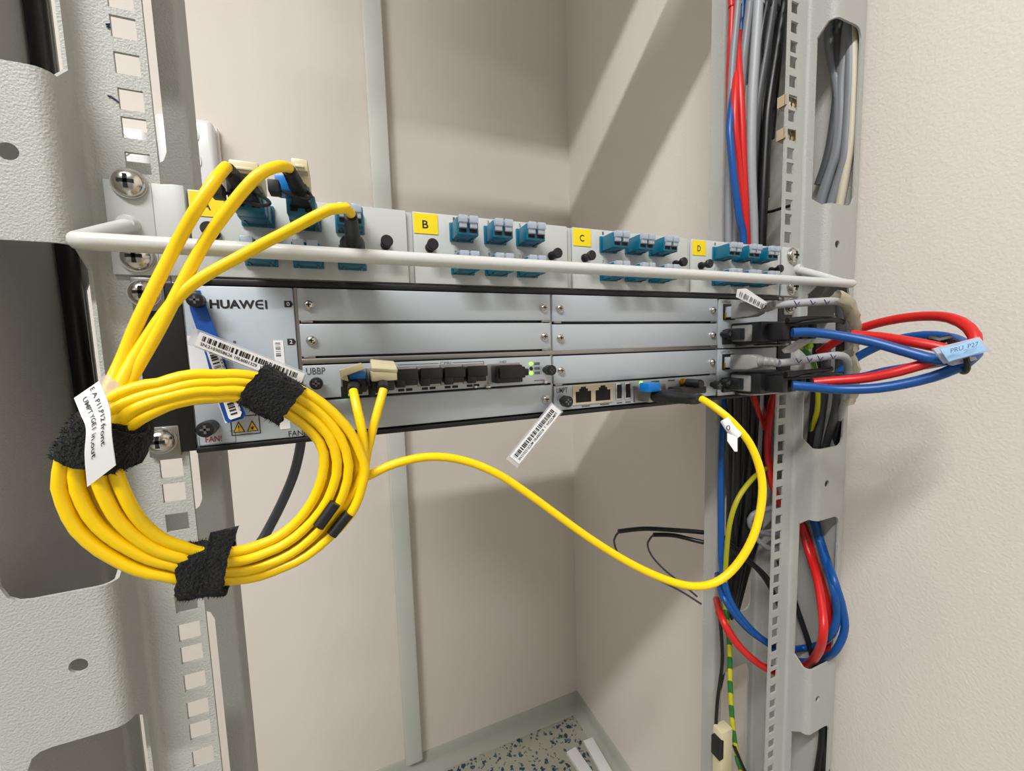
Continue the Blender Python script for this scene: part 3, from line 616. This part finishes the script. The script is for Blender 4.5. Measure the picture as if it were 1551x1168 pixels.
# hook-and-loop straps round the coil
def strap(label, a_deg, w_mm, pad, tail=None, skew=0, inset=0):
    a = D2(a_deg); ri, ro = fi(a), fo(a); rm = (ri+ro)/2
    Yc = -66.5+8*math.cos(a)+2*math.sin(a)
    c = at(CX+rm*math.cos(a), CY+rm*math.sin(a), Yc); pi_ = at(CX+ri*math.cos(a), CY+ri*math.sin(a), Yc); po = at(CX+ro*math.cos(a), CY+ro*math.sin(a), Yc)
    n_ = (po-pi_); hw = n_.length/2+pad; n_.normalize(); c = c-n_*inset
    b = D2(a_deg+4); q = (fi(b)+fo(b))/2; tt = at(CX+q*math.cos(b), CY+q*math.sin(b), Yc)-c; tt = (tt-n_*tt.dot(n_)).normalized(); tt = (tt+n_*skew).normalized()
    yv = Vector((0,1,0)); rings = []; rnd = random.Random(int(a_deg)); NS, NW = 44, 12
    ctr = []
    for j in range(NW+1):
        s = (j/NW-.5)*w_mm; ring = []
        for i in range(NS):
            th = 2*math.pi*i/NS; cx, sx = math.cos(th), math.sin(th)
            ex = abs(cx)**.6*(1 if cx > 0 else -1); ey = abs(sx)**.6*(1 if sx > 0 else -1)
            f = 1+rnd.uniform(-.035, .05)
            ring.append(c+tt*(s+rnd.uniform(-.5,.5))+n_*ex*hw*f+yv*ey*8.2*f)
        rings.append(ring)
    t = thing('cable_strap', label, 'cable strap', tuple(c), 'black hook-and-loop straps on the coil')
    inner = [[c+(p-c)*.93+tt*((p-c).dot(tt))*.07 for p in r] for r in rings]
    m = MB(); m.loft(rings+inner[::-1]+[rings[0]], cap=False); m.build('band', VELC, t)
    # fuzz
    fz = MB()
    for _ in range(900):
        j = rnd.randrange(NW); i = rnd.randrange(NS); p = rings[j][i].lerp(rings[j+1][(i+1)%NS], rnd.random()); d = (p-c); d -= tt*d.dot(tt); d = d.normalized()
        q = p+d*rnd.uniform(.4,1.2)+Vector((rnd.uniform(-.8,.8), rnd.uniform(-.3,.3), rnd.uniform(-.8,.8))); w = tt*.12
        fz.add([p-w, p+w, q], [(0,1,2)])
    if tail:
        P = [at(*k) for k in tail]; half = len(P)//2; A, B = P[:half], P[half:]
        tm = MB(); nx = []
        for u_, v_ in zip(A, B):
            nx.append([u_, v_, v_+Vector((0,1.6,0)), u_+Vector((0,1.6,0))])
        sub = []
        for r0, r1 in zip(nx, nx[1:]):
            for s in range(5): sub.append([p.lerp(q, s/5)+Vector((rnd.uniform(-.35,.35), rnd.uniform(-.2,.2), rnd.uniform(-.35,.35))) for p, q in zip(r0, r1)])
        sub.append(nx[-1]); tm.loft(sub); tm.build('tail', VELC, t)
        for _ in range(260):
            k = rnd.randrange(len(A)-1); s = rnd.random(); e0 = A[k].lerp(A[k+1], s); e1 = B[k].lerp(B[k+1], s); p = e0.lerp(e1, rnd.choice((0, 1, rnd.random())))
            q = p+Vector((rnd.uniform(-1,1), rnd.uniform(-1.2,0), rnd.uniform(-1,1))); fz.add([p-Vector((.12,0,0)), p+Vector((.12,0,0)), q], [(0,1,2)])
    o = fz.build('fuzz', VELC, t, smooth=False); o['kind'] = 'stuff'
strap('black hook-and-loop strap round coil behind the printed flag label', 199, 15, 1.0, [(150,640,-82),(190,645,-79),(216,640,-74),(232,626,-68),(150,708,-82),(190,712,-79),(214,700,-74),(230,668,-68)], inset=2.0)
strap('wide black hook-and-loop strap round top of coil by the barcode strip', 307, 17, 1.8, inset=1.2)
strap('black hook-and-loop strap with frayed tail at bottom of coil', 92, 15, 1.4, [(318,808,-79),(312,845,-80),(306,880,-79),(300,905,-77),(360,800,-79),(345,845,-80),(338,880,-79),(328,898,-77)], skew=0)
# short black bars laid among the right strands of the coil
for k, pts in enumerate((((508,762,-64),(482,798,-65)), ((528,778,-62),(502,810,-63)))):
    P = [at(*q) for q in pts]; tag(MB().tube([P[0], (P[0]+P[1])/2, P[1]], 2.5, 12).build('coil_bar', RUBBER), ['short black bar on inner right strands of yellow coil', 'short black bar on outer right strands of yellow coil'][k], 'sleeve')
# flag label on the coil
RB = [((150,577,-82),(112,603,-84)), ((160,600,-85),(122,628,-87)), ((167,625,-87),(130,650,-89)), ((169,660,-88),(128,690,-90)), ((175,705,-88),(132,738,-90))]
RB = [(at(*a), at(*b)) for a, b in RB]
def ribbon(s, q):                                    # s along 0..1, q across: 0 right edge, 1 left edge
    k = min(int(s*(len(RB)-1)), len(RB)-2); f = s*(len(RB)-1)-k
    i0, i1, i2, i3 = max(k-1,0), k, k+1, min(k+2,len(RB)-1)
    def cr(a, b, c, d): return .5*((2*b)+(c-a)*f+(2*a-5*b+4*c-d)*f*f+(3*b-a-3*c+d)*f**3)
    e0 = cr(*[RB[i][0] for i in (i0,i1,i2,i3)]); e1 = cr(*[RB[i][1] for i in (i0,i1,i2,i3)])
    return e0.lerp(e1, q)
fl = thing('flag_label', 'white wrap-round flag label with printed port text', 'label', tuple(RB[-1][1]))
m = MB(); rr = []
for i in range(25):
    s = i/24; a, b = ribbon(s, 0), ribbon(s, 1); rr.append([a, b, b+Vector((0,.35,0)), a+Vector((0,.35,0))])
m.loft(rr); m.build('flag', WHITEL, fl)
off = Vector((0,-.18,0))
text_geo('E A P11,P12 front', lambda a, b: ribbon(.04+a*.74, .42-b*.2+.0)+off, .01).build('lettering', INK, fl, smooth=False)
text_geo('UMPT YGE1 in,out', lambda a, b: ribbon(.10+a*.72, .78-b*.2)+off, .01).build('lettering', INK, fl, smooth=False)
m = MB(); m.slab([at(150,573,-77), at(163,567,-76), at(186,586,-76), at(183,598,-77), at(165,612,-78)], .4); m.build('clear_wing', CLEAR, fl)
# small flag on the sweeping cord
sf = thing('flag_label', 'small white flag label on the sweeping yellow cord', 'label', tuple(at(1113,683,-97)))
P = spline([at(1098,636,-87), at(1107,650,-90.5), at(1118,660,-93)], 1.5); MB().tube(P, 2.7, 12).build('wrap', WHITEL, sf)
MB().slab([at(1102,656,-93), at(1117,662,-95), at(1117,684,-96), at(1113,684,-96), at(1102,668,-94)], .4).build('flag', WHITEL, sf)
c = at(1103,647,-92); text_geo('0', lambda a, b: at(1100+a*6, 652-b*8, -93.2), .01).build('lettering', INK, sf, smooth=False)
# barcode strips
def strip(label, A, B, wpx, txt, seed, yA, yB, film):
    A2, B2 = Vector((A[0], A[1])), Vector((B[0], B[1])); d = (B2-A2); nrm = Vector((d.y, -d.x)).normalized()   # screen "up" side of the strip
    K = [at(q.x, q.y, y) for q, y in ((A2-nrm*.5*wpx, yA), (B2-nrm*.5*wpx, yB), (A2+nrm*.5*wpx, yA), (B2+nrm*.5*wpx, yB))]
    def fn(a, b, o=0):
        p = K[0].lerp(K[1], a).lerp(K[2].lerp(K[3], a), b); p.y -= o; return p
    t = thing('barcode_tag', label, 'tag', tuple(fn(.5, 0)))
    m = MB(); m.slab([fn(-.06,-.12), fn(1.02,-.12), fn(1.02,1.12), fn(-.06,1.12)], .15); m.build('film', film, t)
    m = MB(); m.slab([fn(0,0,.35), fn(1,0,.35), fn(1,1,.35), fn(0,1,.35)], .25); m.build('paper', WHITEL, t)
    barcode(lambda a, b: fn(.04+a*.9, .48+b*.36, .75), 40, seed).build('barcode', INK, t, smooth=False)
    text_geo(txt, lambda a, b: fn(.04+a*.9, .16+b*.22, .75), .012).build('lettering', INK, t, smooth=False)
    return t
strip('clear barcode strip slanting across the fan module face', (299,513), (458,576), 22, 'SN:2103058626 10L6001329  Y  WD2DUBBPG1B', 3, -15, -8, CLEAR)
strip('barcode strip hanging below the chassis from the control board', (779,697), (843,618), 18, 'SN:2102312CUM 10L6002218  Y  WD22UMPT', 8, -12, -5, CLEAR)
# blue luggage-style tag on the fan module
bt = thing('blue_tag', 'blue strap tag with white barcode panel on fan module', 'tag', tuple(at(355,640,-6)))
def slabpx(name, mt, parent, pts, t=.5, bevel=.0): return MB().slab([at(*p) for p in pts], t).build(name, mt, parent, bevel=bevel)
slabpx('strap', STRAPB, bt, [(283,440,-5),(303,440,-5),(331,512,-6),(352,585,-7),(372,628,-7),(368,634,-7),(346,641,-7),(341,637,-7),(325,590,-7),(312,540,-6),(288,470,-5)], .6)
slabpx('white_edge', WHITEL, bt, [(329,608,-6.4),(333,606,-6.4),(345,640,-6.4),(341,641,-6.4)], .3)
slabpx('barcode_panel', WHITEL, bt, [(312,530,-7.9),(330,527,-7.9),(366,625,-7.9),(364,631,-7.9),(349,636,-7.9),(346,633,-7.9)], .3)
def bp(a, b):
    u0, v0, u1, v1 = 316, 533, 350, 630; return at(u0+(u1-u0)*a+10*b, v0+(v1-v0)*a-3*b, -8.15)
barcode(bp, 26, 12).build('barcode', INK, bt, smooth=False)
text_geo('02312JVE 4U', lambda a, b: at(332+a*30+b*4, 545+a*78-b*1.5, -8.15)).build('lettering', INK, bt, smooth=False)
# ---------------------------------------------------------------- cables at the right
def cable(label, pts, r, mt, name='cable', n=12, cat='cable', group=None, step=5):
    return tag(MB().tube(spline(pts, step), r, n).build(name, mt), label, cat, group)
def cl(u, v, y, r):
    p = at(u, v, y); return p if p.x < 294-r or y < -26 else atx(u, v, 294-r)
def pcable(label, pts, r, mt, **k):
    P = [cl(*p, r) for p in pts]
    if pts[0][1] <= -50: P.insert(0, P[0]+Vector((0, 3, 420)))            # runs on up the rack
    if pts[-1][1] >= 1185: P.append(Vector((P[-1].x, P[-1].y, -800)))     # runs on down the rack
    return cable(label, P, r, mt, **k)
# grey network leads from the power modules
for k, (zc, pts) in enumerate(((-67.5, [(1172,462,-40),(1200,460,-46),(1240,457,-56),(1270,457,-62),(1283,468,-62),(1286,500,-55),(1283,560,-40),(1272,620,-10),(1262,680,8)]), (-110, [(1180,550,-42),(1210,547,-48),(1250,540,-56),(1275,539,-60),(1284,552,-58),(1284,590,-45),(1270,640,-10),(1258,690,10)]))):
    t = thing('network_lead', ['upper grey network lead with moulded plug', 'lower grey network lead with moulded plug'][k]+' in power module', 'cable', (160, -30, zc-8), 'grey network leads')
    e = at(*pts[0])
    MB().box(153.5, 163.5, -14, -1.5, zc-5, zc+4).build('clear_nose', CAPT, t, bevel=.4)
    m = MB(); r0 = [(152.5,-8,zc-6.5),(165,-8,zc-6.5),(165,-8,zc+6),(152.5,-8,zc+6)]; r1 = [(153,-24,zc-6),(165,-24,zc-6),(165,-24,zc+6),(153,-24,zc+6)]; r2 = [(155.5,-30,zc-4),(164,-30,zc-4),(164,-30,zc+4.5),(155.5,-30,zc+4.5)]
    m.loft([r0, r1, r2]); m.build('plug', GREYP, t, bevel=.8)
    b = MB(); P = spline([Vector((159.5,-28,zc+.3)), Vector((160,-34,zc+.5)), e], 1.0); b.tube(P, [3.8-(.8*i/len(P))+(.5 if i % 3 == 0 else 0) for i in range(len(P))], 12); b.build('boot', GREYP, t)
    P = [cl(*p, 2.9) for p in pts]; MB().tube(spline(P, 4), 2.9, 12).build('jacket', GREYL, t)
    a0, a1 = pts[1], pts[3]
    for s in ((.1,.45,.75) if k == 0 else (.0,.25,.5,.8)):
        u = a0[0]+(a1[0]-a0[0])*s; v = a0[1]+(a1[1]-a0[1])*s; y = a0[2]+(a1[2]-a0[2])*s-3.1
        MB().tube([at(u-4, v-4, y), at(u, v+3, y), at(u+4, v-2, y)], .35, 5).build('pen_mark', INKV, t)
# folded paper tag on the upper lead, clear-wrapped tag between
PAPER = mat('worn_paper', srgb(196, 194, 192), .6)
t = thing('paper_tag', 'folded white barcode paper tag on the upper network plug', 'tag', tuple(at(1150,470,-28)))
slabpx('paper', PAPER, t, [(1117,438,-22),(1130,437,-24),(1168,462,-36),(1152,468,-34),(1115,450,-22)], .4)
barcode(lambda a, b: at(1119+a*40+b*3, 441+a*22+(1-b)*6, -24.2-a*12), 14, 4).build('barcode', INKG, t, smooth=False)
t = thing('paper_tag', 'clear-sleeved white paper tag between the network leads', 'tag', tuple(at(1200,530,-36)))
slabpx('paper', PAPER, t, [(1184,530,-36),(1214,512,-38),(1230,511,-38),(1228,518,-38),(1202,534,-36),(1188,535,-36)], .4)
barcode(lambda a, b: at(1190+a*30+b*4, 532-a*17-b*3, -38.6), 12, 6).build('barcode', INKG, t, smooth=False)
# power plugs and the red and blue supply leads
for k, zc in enumerate((-86.2, -127.6)):
    t = thing('power_plug', ['upper black power plug with blue lead', 'lower black power plug with blue and red leads'][k]+' in power module', 'plug', (180, -25, zc-8), 'black power plugs')
    m = MB(); m.box(160, 212, -30, -2, zc-8, zc+8.5); m.build('body', BLACKP, t, bevel=1.4)
    m = MB(); m.box(152, 158.5, -17, -2, zc-5.5, zc+4); m.box(157, 162, -12, -3, zc-3, zc+2); m.build('latch_lever', BLACKP, t, bevel=.8)
    m = MB(); m.box(158.6, 163.2, -22, -4, zc-7, zc+6.6); m.build('clear_shoulder', GREYP, t, bevel=1)
    m = MB()
    for x in (166, 177, 188, 199): m.box(x, x+7, -44, -29, zc-6.5, zc+7)
    m.build('cable_socket', RUBBER, t, bevel=1.2)
    m = MB(); m.tube(spline([(166,-46,zc+8),(190,-52,zc+9.5),(214,-50,zc+10),(232,-36,zc+10)], 4), 2.2, 10); m.tube(spline([(168,-42,zc+5),(196,-60,zc+7),(225,-52,zc+6)], 4), 1.8, 10); m.build('black_tail', BLK, t)
RW = 3.3
def lead(label, pts, mt):
    P = [atd(u, v, d) for u, v, d in pts]; return cable(label, P, RW, mt, 'supply_lead', 12, group='red and blue supply leads')
lead('blue supply lead leaving the upper power plug and looping back', [(1200,504,292),(1220,503,290),(1260,507,284),(1320,518,272),(1380,535,258),(1420,545,250),(1455,542,250),(1465,528,262),(1445,513,282),(1400,508,300),(1350,517,318),(1300,540,335),(1270,565,345)], BLUC)
lead('red supply lead arching highest over the loop', [(1240,535,345),(1265,518,335),(1300,499,322),(1350,485,300),(1400,479,280),(1440,482,262),(1468,497,250),(1478,520,244),(1460,540,246),(1430,528,252),(1380,518,264),(1330,510,280),(1290,507,292)], REDC)
lead('red supply lead leaving the lower power plug', [(1232,580,292),(1265,577,286),(1310,573,276),(1360,563,264),(1405,550,256),(1440,543,250),(1470,545,252)], REDC)
lead('blue supply lead lowest of the loop, leaving the lower power plug', [(1200,584,292),(1225,586,288),(1270,590,282),(1330,588,270),(1390,577,258),(1430,565,250),(1462,550,246),(1478,535,250)], BLUC)
lead('blue supply lead behind the lower red lead', [(1240,575,320),(1300,572,310),(1340,563,300),(1400,553,285),(1440,545,270),(1470,536,262)], BLUC)
t = thing('cable_tie', 'black tie holding the red and blue supply loop', 'cable tie', tuple(atd(1430,560,250)))
P = [atd(1405+0,512,262)]
ringp = [atd(1452+18*math.cos(a)*.6+8*math.sin(a), 540+24*math.sin(a), 248-9*math.cos(a)) for a in [i*2*math.pi/20 for i in range(21)]]
MB().tube(ringp, 1.5, 8).build('band', RUBBER, t); MB().tube([atd(1408,512,262), atd(1422,516,258), atd(1440,512,256)], 2.4, 8).build('lock', RUBBER, t)
tg = thing('cable_tag', 'pale blue printed tag strapped to the red and blue supply loop', 'tag', tuple(atd(1450,540,238)))
def ps(name, mt, pts, th, parent=tg): return MB().slab([atd(*p) for p in pts], th).build(name, mt, parent, bevel=.3)
ps('holder', CAPT, [(1413,528,241),(1484,510,236),(1502,531,234),(1432,551,239)], 1.6)
ps('insert', TAGB, [(1424,529,237.5),(1482,514,233.5),(1496,531,231.5),(1437,548,235.5)], .6)
ps('clip', CAPT, [(1440,549,242),(1478,540,240),(1481,545,240),(1444,554,242)], 3)
text_geo('PRU_P27', lambda a, b: atd(1440+a*42+b*0-0, 536-a*11-b*8, 232.2-a*2.2)).build('lettering', INKG, tg, smooth=False)
# aged clear tape wrapped round the grey leads where they turn down
def tape(label, pts, r):
    P = spline([at(*p) for p in pts], 3); rnd = random.Random(len(label)); m = MB(); n = 14; rings = []
    for i, p in enumerate(P):
        tg_ = (P[min(i+1,len(P)-1)]-P[max(i-1,0)]).normalized(); U = tg_.cross(Vector((0,1,0))).normalized(); V = tg_.cross(U)
        rings.append([p+(U*math.cos(2*math.pi*k/n)+V*math.sin(2*math.pi*k/n))*r*(1+rnd.uniform(-.16,.2)) for k in range(n)])
    m.loft(rings, cap=False); return tag(m.build('tape_wrap', TAPE), label, 'tape', 'clear tape on grey leads')
tape('crumpled yellowed clear tape on the upper grey lead bend', [(1266,449,-63),(1281,457,-65),(1291,478,-62),(1294,505,-56),(1289,530,-48)], 4.4)
tape('crumpled clear tape on the lower grey lead bend', [(1284,536,-60),(1292,560,-56),(1292,590,-48),(1285,608,-38)], 4.2)
pcable('thick dark grey cable down the outside of the right upright front', [(1272,455,-45),(1274,500,-44),(1272,560,-38),(1266,620,-20),(1254,665,4),(1248,700,14)], 3.6, GREYD)
pcable('black cable beside the taped leads at right upright', [(1280,470,-40),(1284,530,-38),(1280,590,-28),(1268,650,-4),(1262,700,14)], 3.0, BLK)
pcable('green and yellow earth wire entering the right upright slot', [(1212,524,-30),(1230,545,-26),(1238,580,-20),(1238,620,-8),(1228,655,8),(1222,690,16)], 2.2, EARTH, cat='wire')
pcable('dark grey cable filling the middle slot beside the earth wire', [(1252,520,-12),(1250,580,-8),(1244,630,0),(1236,680,12),(1228,730,24)], 3.6, GREYD)
pcable('black cable deep in the middle slot of right upright', [(1238,520,10),(1236,580,12),(1232,640,16),(1226,700,26)], 4.0, BLK)
tag(MB().lathe(at(1222,524,-34), [(0,3),(3,3),(4,2)], 14).build('earth_lug', mat('lime_sleeve', srgb(170,220,40), .4)), 'lime green sleeve on earth wire lug by network leads', 'sleeve')
# cables inside the right upright, upper part
vc = pcable
vc('dark red cable at the inner edge of right upright, upper part', [(1108,-60,45),(1109,0,45),(1107,60,45),(1104,120,50),(1104,250,55)], 2.6, REDC)
vc('slim grey cable beside the dark red cable in right upright', [(1120,-60,42),(1118,0,42),(1110,90,42),(1106,170,42),(1104,260,42),(1103,380,42),(1102,560,42)], 3.2, GREY)
vc('grey cable crossing behind red pair in right upright', [(1140,-60,40),(1136,0,40),(1128,70,40),(1124,120,42),(1116,240,44),(1112,380,44),(1110,560,46)], 3.6, GREY)
vc('pale grey cable with printing in middle of right upright', [(1152,-60,34),(1149,0,34),(1143,90,34),(1139,160,34),(1138,260,34),(1143,380,36),(1150,560,38),(1146,700,40)], 4.4, GREYL)
vc('red cable left of the red pair in right upright', [(1124,-60,54),(1121,40,50),(1117,95,42),(1113,150,34),(1114,200,32),(1121,260,32),(1127,320,32),(1130,380,34),(1134,560,40),(1156,650,36)], 3.3, REDC)
vc('red cable right of the red pair in right upright', [(1126,-60,54),(1122,30,50),(1118,75,44),(1121,130,34),(1124,190,31),(1126,250,31),(1129,310,31),(1132,380,34),(1140,560,42),(1160,640,38)], 3.3, REDC)
vc('blue cable running in front of the red pair', [(1126,-60,50),(1122,40,48),(1119,90,44),(1106,180,34),(1107,220,31),(1113,280,30),(1120,330,30),(1126,380,32),(1110,560,40)], 3.2, BLUC)
vc('black cable left of the black bundle in right upright', [(1166,-60,32),(1162,0,32),(1152,60,32),(1150,130,34),(1147,200,36),(1145,300,40),(1146,380,42),(1135,560,46)], 3.6, BLK)
vc('dark grey cable slanting in black bundle of right upright', [(1178,-60,30),(1172,0,30),(1160,80,30),(1149,150,32),(1143,220,36),(1140,300,40),(1142,400,44)], 3.8, GREYD)
vc('dark grey cable straight in black bundle of right upright', [(1174,-60,38),(1171,0,38),(1168,60,38),(1166,130,38),(1162,200,38),(1160,300,40)], 3.4, GREYD)
vc('black cable slanting from the square holes into the bundle', [(1196,-60,30),(1188,0,30),(1176,80,30),(1164,160,30),(1160,220,30),(1156,300,30),(1153,380,32),(1150,560,38),(1140,720,42)], 4.4, BLK)
vc('black cable nearest the square holes in right upright', [(1194,-60,46),(1186,0,46),(1183,50,46),(1176,120,48),(1168,210,50)], 3.2, BLK)
vc('black cable crossing from bundle to square holes', [(1158,322,34),(1170,320,26),(1182,316,18),(1196,312,14)], 1.4, BLK)
# cables in the upper slot
vc('left grey cable in upper slot of right upright', [(1262,20,16),(1256,50,10),(1260,85,4),(1268,120,2),(1271,160,4),(1268,220,6),(1258,260,10),(1246,300,16),(1236,340,24)], 4.2, GREY)
vc('middle grey cable in upper slot of right upright', [(1292,10,20),(1284,40,8),(1280,80,4),(1275,130,4),(1274,180,6),(1268,230,10),(1254,270,18),(1240,310,28)], 4.2, GREY)
vc('right grey cable in upper slot of right upright', [(1286,10,14),(1287,45,2),(1288,90,-2),(1287,140,-2),(1284,190,0),(1280,240,6),(1268,280,14),(1256,320,24)], 4.2, GREY)
vc('grey cable behind the others in upper slot of right upright', [(1272,10,34),(1270,80,30),(1268,150,30),(1256,230,32),(1240,280,36)], 4.0, GREYD)
vc('cream cable in upper slot of right upright', [(1290,20,24),(1293,90,18),(1292,150,12),(1289,210,8),(1281,260,8),(1272,310,12),(1264,350,24)], 3.6, CRMC)
# lower part of right upright: dark bundle
for k, (u0, u1, u2, yy, r, mt, lb) in enumerate(((1106,1106,1108,52,4.2,BLK,'first black cable of lower bundle from rear edge'), (1116,1117,1114,44,4.4,BLK,'second black cable of lower bundle from rear edge'), (1126,1130,1122,50,4.2,GREYD,'dark grey cable in the lower black bundle'), (1138,1140,1128,42,4.6,BLK,'third black cable of lower bundle from rear edge'), (1150,1150,1136,50,4.4,BLK,'fourth black cable of lower bundle from rear edge'), (1160,1160,1150,56,3.8,BLK,'fifth black cable of lower bundle from rear edge'))):
    vc(lb, [(u0,540,yy),(u1,620,yy),((u1+u2)/2,720,yy),(u2-2,800,yy+4),(.55*u2+.45*1098,880,yy+12),(.3*u2+.7*1088,960,80),(.15*u2+.85*1078,1040,98),(1076,1120,104),(1072,1220,106)], r, mt)
vc('dark red cable curving out towards the square holes', [(1178,575,40),(1168,615,30),(1163,660,26),(1164,700,24),(1172,740,22),(1186,770,24)], 3.4, REDC)
vc('yellow and green wire arching behind the sweeping cord', [(1178,700,30),(1160,710,24),(1140,725,20),(1118,755,18),(1106,790,20),(1101,830,24),(1098,880,30)], 2.3, mat('olive_yellow_jacket', srgb(170,165,20), .45))
vc('outer black cable crossing towards square holes lower down', [(1100,828,40),(1120,842,34),(1140,855,28),(1158,875,22),(1172,900,20),(1186,930,22)], 2.6, BLK)
vc('inner black cable crossing towards square holes lower down', [(1098,815,44),(1116,830,40),(1136,850,36),(1156,868,30),(1170,885,26)], 2.2, BLK)
vc('grey cable loop low behind the sweeping cord', [(1190,765,30),(1165,770,32),(1140,780,36),(1136,795,38),(1150,806,36),(1180,810,30)], 3.0, GREY)
vc('second grey cable loop low behind the sweeping cord', [(1188,800,34),(1165,806,36),(1145,812,40),(1160,828,38),(1184,836,32)], 2.8, GREYL)
vc('blue cable down rear edge of right upright to the loop', [(1104,540,62),(1096,620,56),(1092,700,46),(1092,800,38),(1094,860,34),(1104,905,28),(1122,935,22),(1145,960,16),(1166,975,12),(1190,984,8),(1215,982,10),(1240,977,-6),(1260,960,-30),(1268,930,-34),(1262,890,-32),(1250,850,-16),(1238,810,6),(1226,770,16)], 3.2, BLUC)
vc('second blue cable swinging through lower slot', [(1078,845,94),(1086,868,70),(1090,888,46),(1097,907,30),(1112,930,24),(1135,955,18),(1163,975,12),(1190,996,6),(1215,1002,14),(1240,1000,-2),(1264,987,-31),(1279,955,-38),(1276,920,-37),(1264,880,-32),(1250,840,-12),(1238,800,8),(1228,760,18)], 3.2, BLUC)
vc('red cable swinging through lower slot', [(1076,885,94),(1084,905,72),(1088,920,48),(1094,937,30),(1105,960,22),(1125,985,16),(1150,1006,12),(1170,1016,8),(1192,1020,14),(1214,1012,2),(1230,1001,-14),(1242,982,-31),(1247,955,-37),(1245,920,-29),(1237,875,-14),(1226,840,2),(1214,800,14),(1200,765,26)], 3.6, REDC)
vc('second red cable deeper in lower slot', [(1080,910,94),(1088,928,66),(1098,945,34),(1118,975,26),(1140,998,22),(1165,1012,18),(1200,1012,12),(1236,1000,4),(1256,985,-2),(1258,950,-2),(1250,900,2),(1234,850,10),(1222,810,20),(1204,770,32)], 3.2, REDC)
vc('black cable pair left strand in lower slot', [(1180,850,34),(1198,895,28),(1210,930,24),(1222,965,22),(1232,1000,22),(1240,1050,26)], 2.8, BLK)
vc('thick black cable leaving lowest slot', [(1246,1080,10),(1247,1115,4),(1243,1150,4),(1236,1190,6),(1228,1240,10)], 4.0, BLK)
vc('second thick black cable leaving lowest slot', [(1248,1090,14),(1249,1130,8),(1251,1170,4),(1252,1220,4)], 3.6, BLK)
vc('green and yellow earth wire low in right upright', [(1084,860,94),(1092,890,66),(1100,930,46),(1105,980,42),(1106,1040,40),(1110,1100,38),(1117,1150,36),(1124,1200,36)], 2.6, EARTH)
vc('slim black wire low beside earth wire', [(1090,930,46),(1094,1000,46),(1086,1070,46),(1084,1150,46),(1086,1220,46)], 1.8, BLK)
vc('thin black wire hooking low near terminal block', [(1112,1130,36),(1122,1155,34),(1134,1180,32)], 2.0, BLK)
t = thing('terminal_block', 'cream plastic terminal block low in right upright', 'terminal block', tuple(at(1102,1190,36)))
m = MB(); m.pbox(1094,1112,1108,1200,34,46); m.build('body', CREAM, t, bevel=1); m = MB(); m.pbox(1090,1126,1096,1150,33,44); m.build('side_clip', BLACKP, t, bevel=.6)
# black-tipped pigtails between rack and right wall
for k, (sl, wire) in enumerate(((((937,805,120),(975,801,116),(1020,803,106),(1075,808,86),(1110,820,62)), ((937,806,120),(930,818,121),(936,838,120),(950,852,119),(985,872,112),(1030,895,102),(1062,915,90))), (((990,810,120),(1020,811,112),(1050,818,100),(1090,828,76),(1115,842,56)), ((990,810,120),(981,822,121),(986,840,120),(1005,862,116),(1035,886,108),(1056,904,98))))):
    t = thing('pigtail', ['black-sleeved fibre pigtail with the wider wire loop', 'black-sleeved fibre pigtail with the narrower wire loop'][k]+' behind the rack', 'cable', tuple(at(*wire[-1])), 'black-sleeved pigtails')
    MB().tube(spline([at(*p) for p in sl], 4), 2.6, 10).build('sleeve', BLK, t); MB().tube(spline([at(*p) for p in wire], 4), 1.2, 8).build('wire', GREYD, t)
pcable('dark grey cable hanging behind the coil from the chassis rear', [(458,640,160),(455,675,160),(446,715,160),(430,755,158),(410,795,155),(392,825,150),(360,860,140),(320,890,120),(290,910,105)], 4.2, GREYD)
# added black tube standing in for the dark gap inside the left upright
cable('black tube standing in for the dark gap inside the left upright', [(-290, 61, 700), (-290, 61, 300), (-290.5, 62, 0), (-290, 61, -90), (-289, 60, -175)], 4.6, BLK)
pcable('black cable peeping from under the patch panel at left', [(291,405,3),(294,416,-1.5),(302,423,-2.2),(316,425,-1.5),(330,424,2)], 1.0, BLK)
# ---------------------------------------------------------------- rack equipment above the picture (casts the wall shadows)
t = thing('rack_switch', 'shallow grey rack unit mounted above the patch panel', 'rack unit', (0, 75, 463))
MB().box(-221, 221, 0, 150, 463, 507).build('body', POSTS, t, bevel=1); MB().box(-245, 245, -1.8, 0, 463, 507).build('face', PANEL, t, bevel=.4)
t = thing('rack_server', 'deep grey rack unit mounted near the top of the rack', 'rack unit', (0, 100, 640))
MB().box(-221, 221, 0, 200, 690, 860).build('body', POSTS, t, bevel=1); MB().box(-245, 245, -1.8, 0, 690, 860).build('face', PANEL, t, bevel=.4)
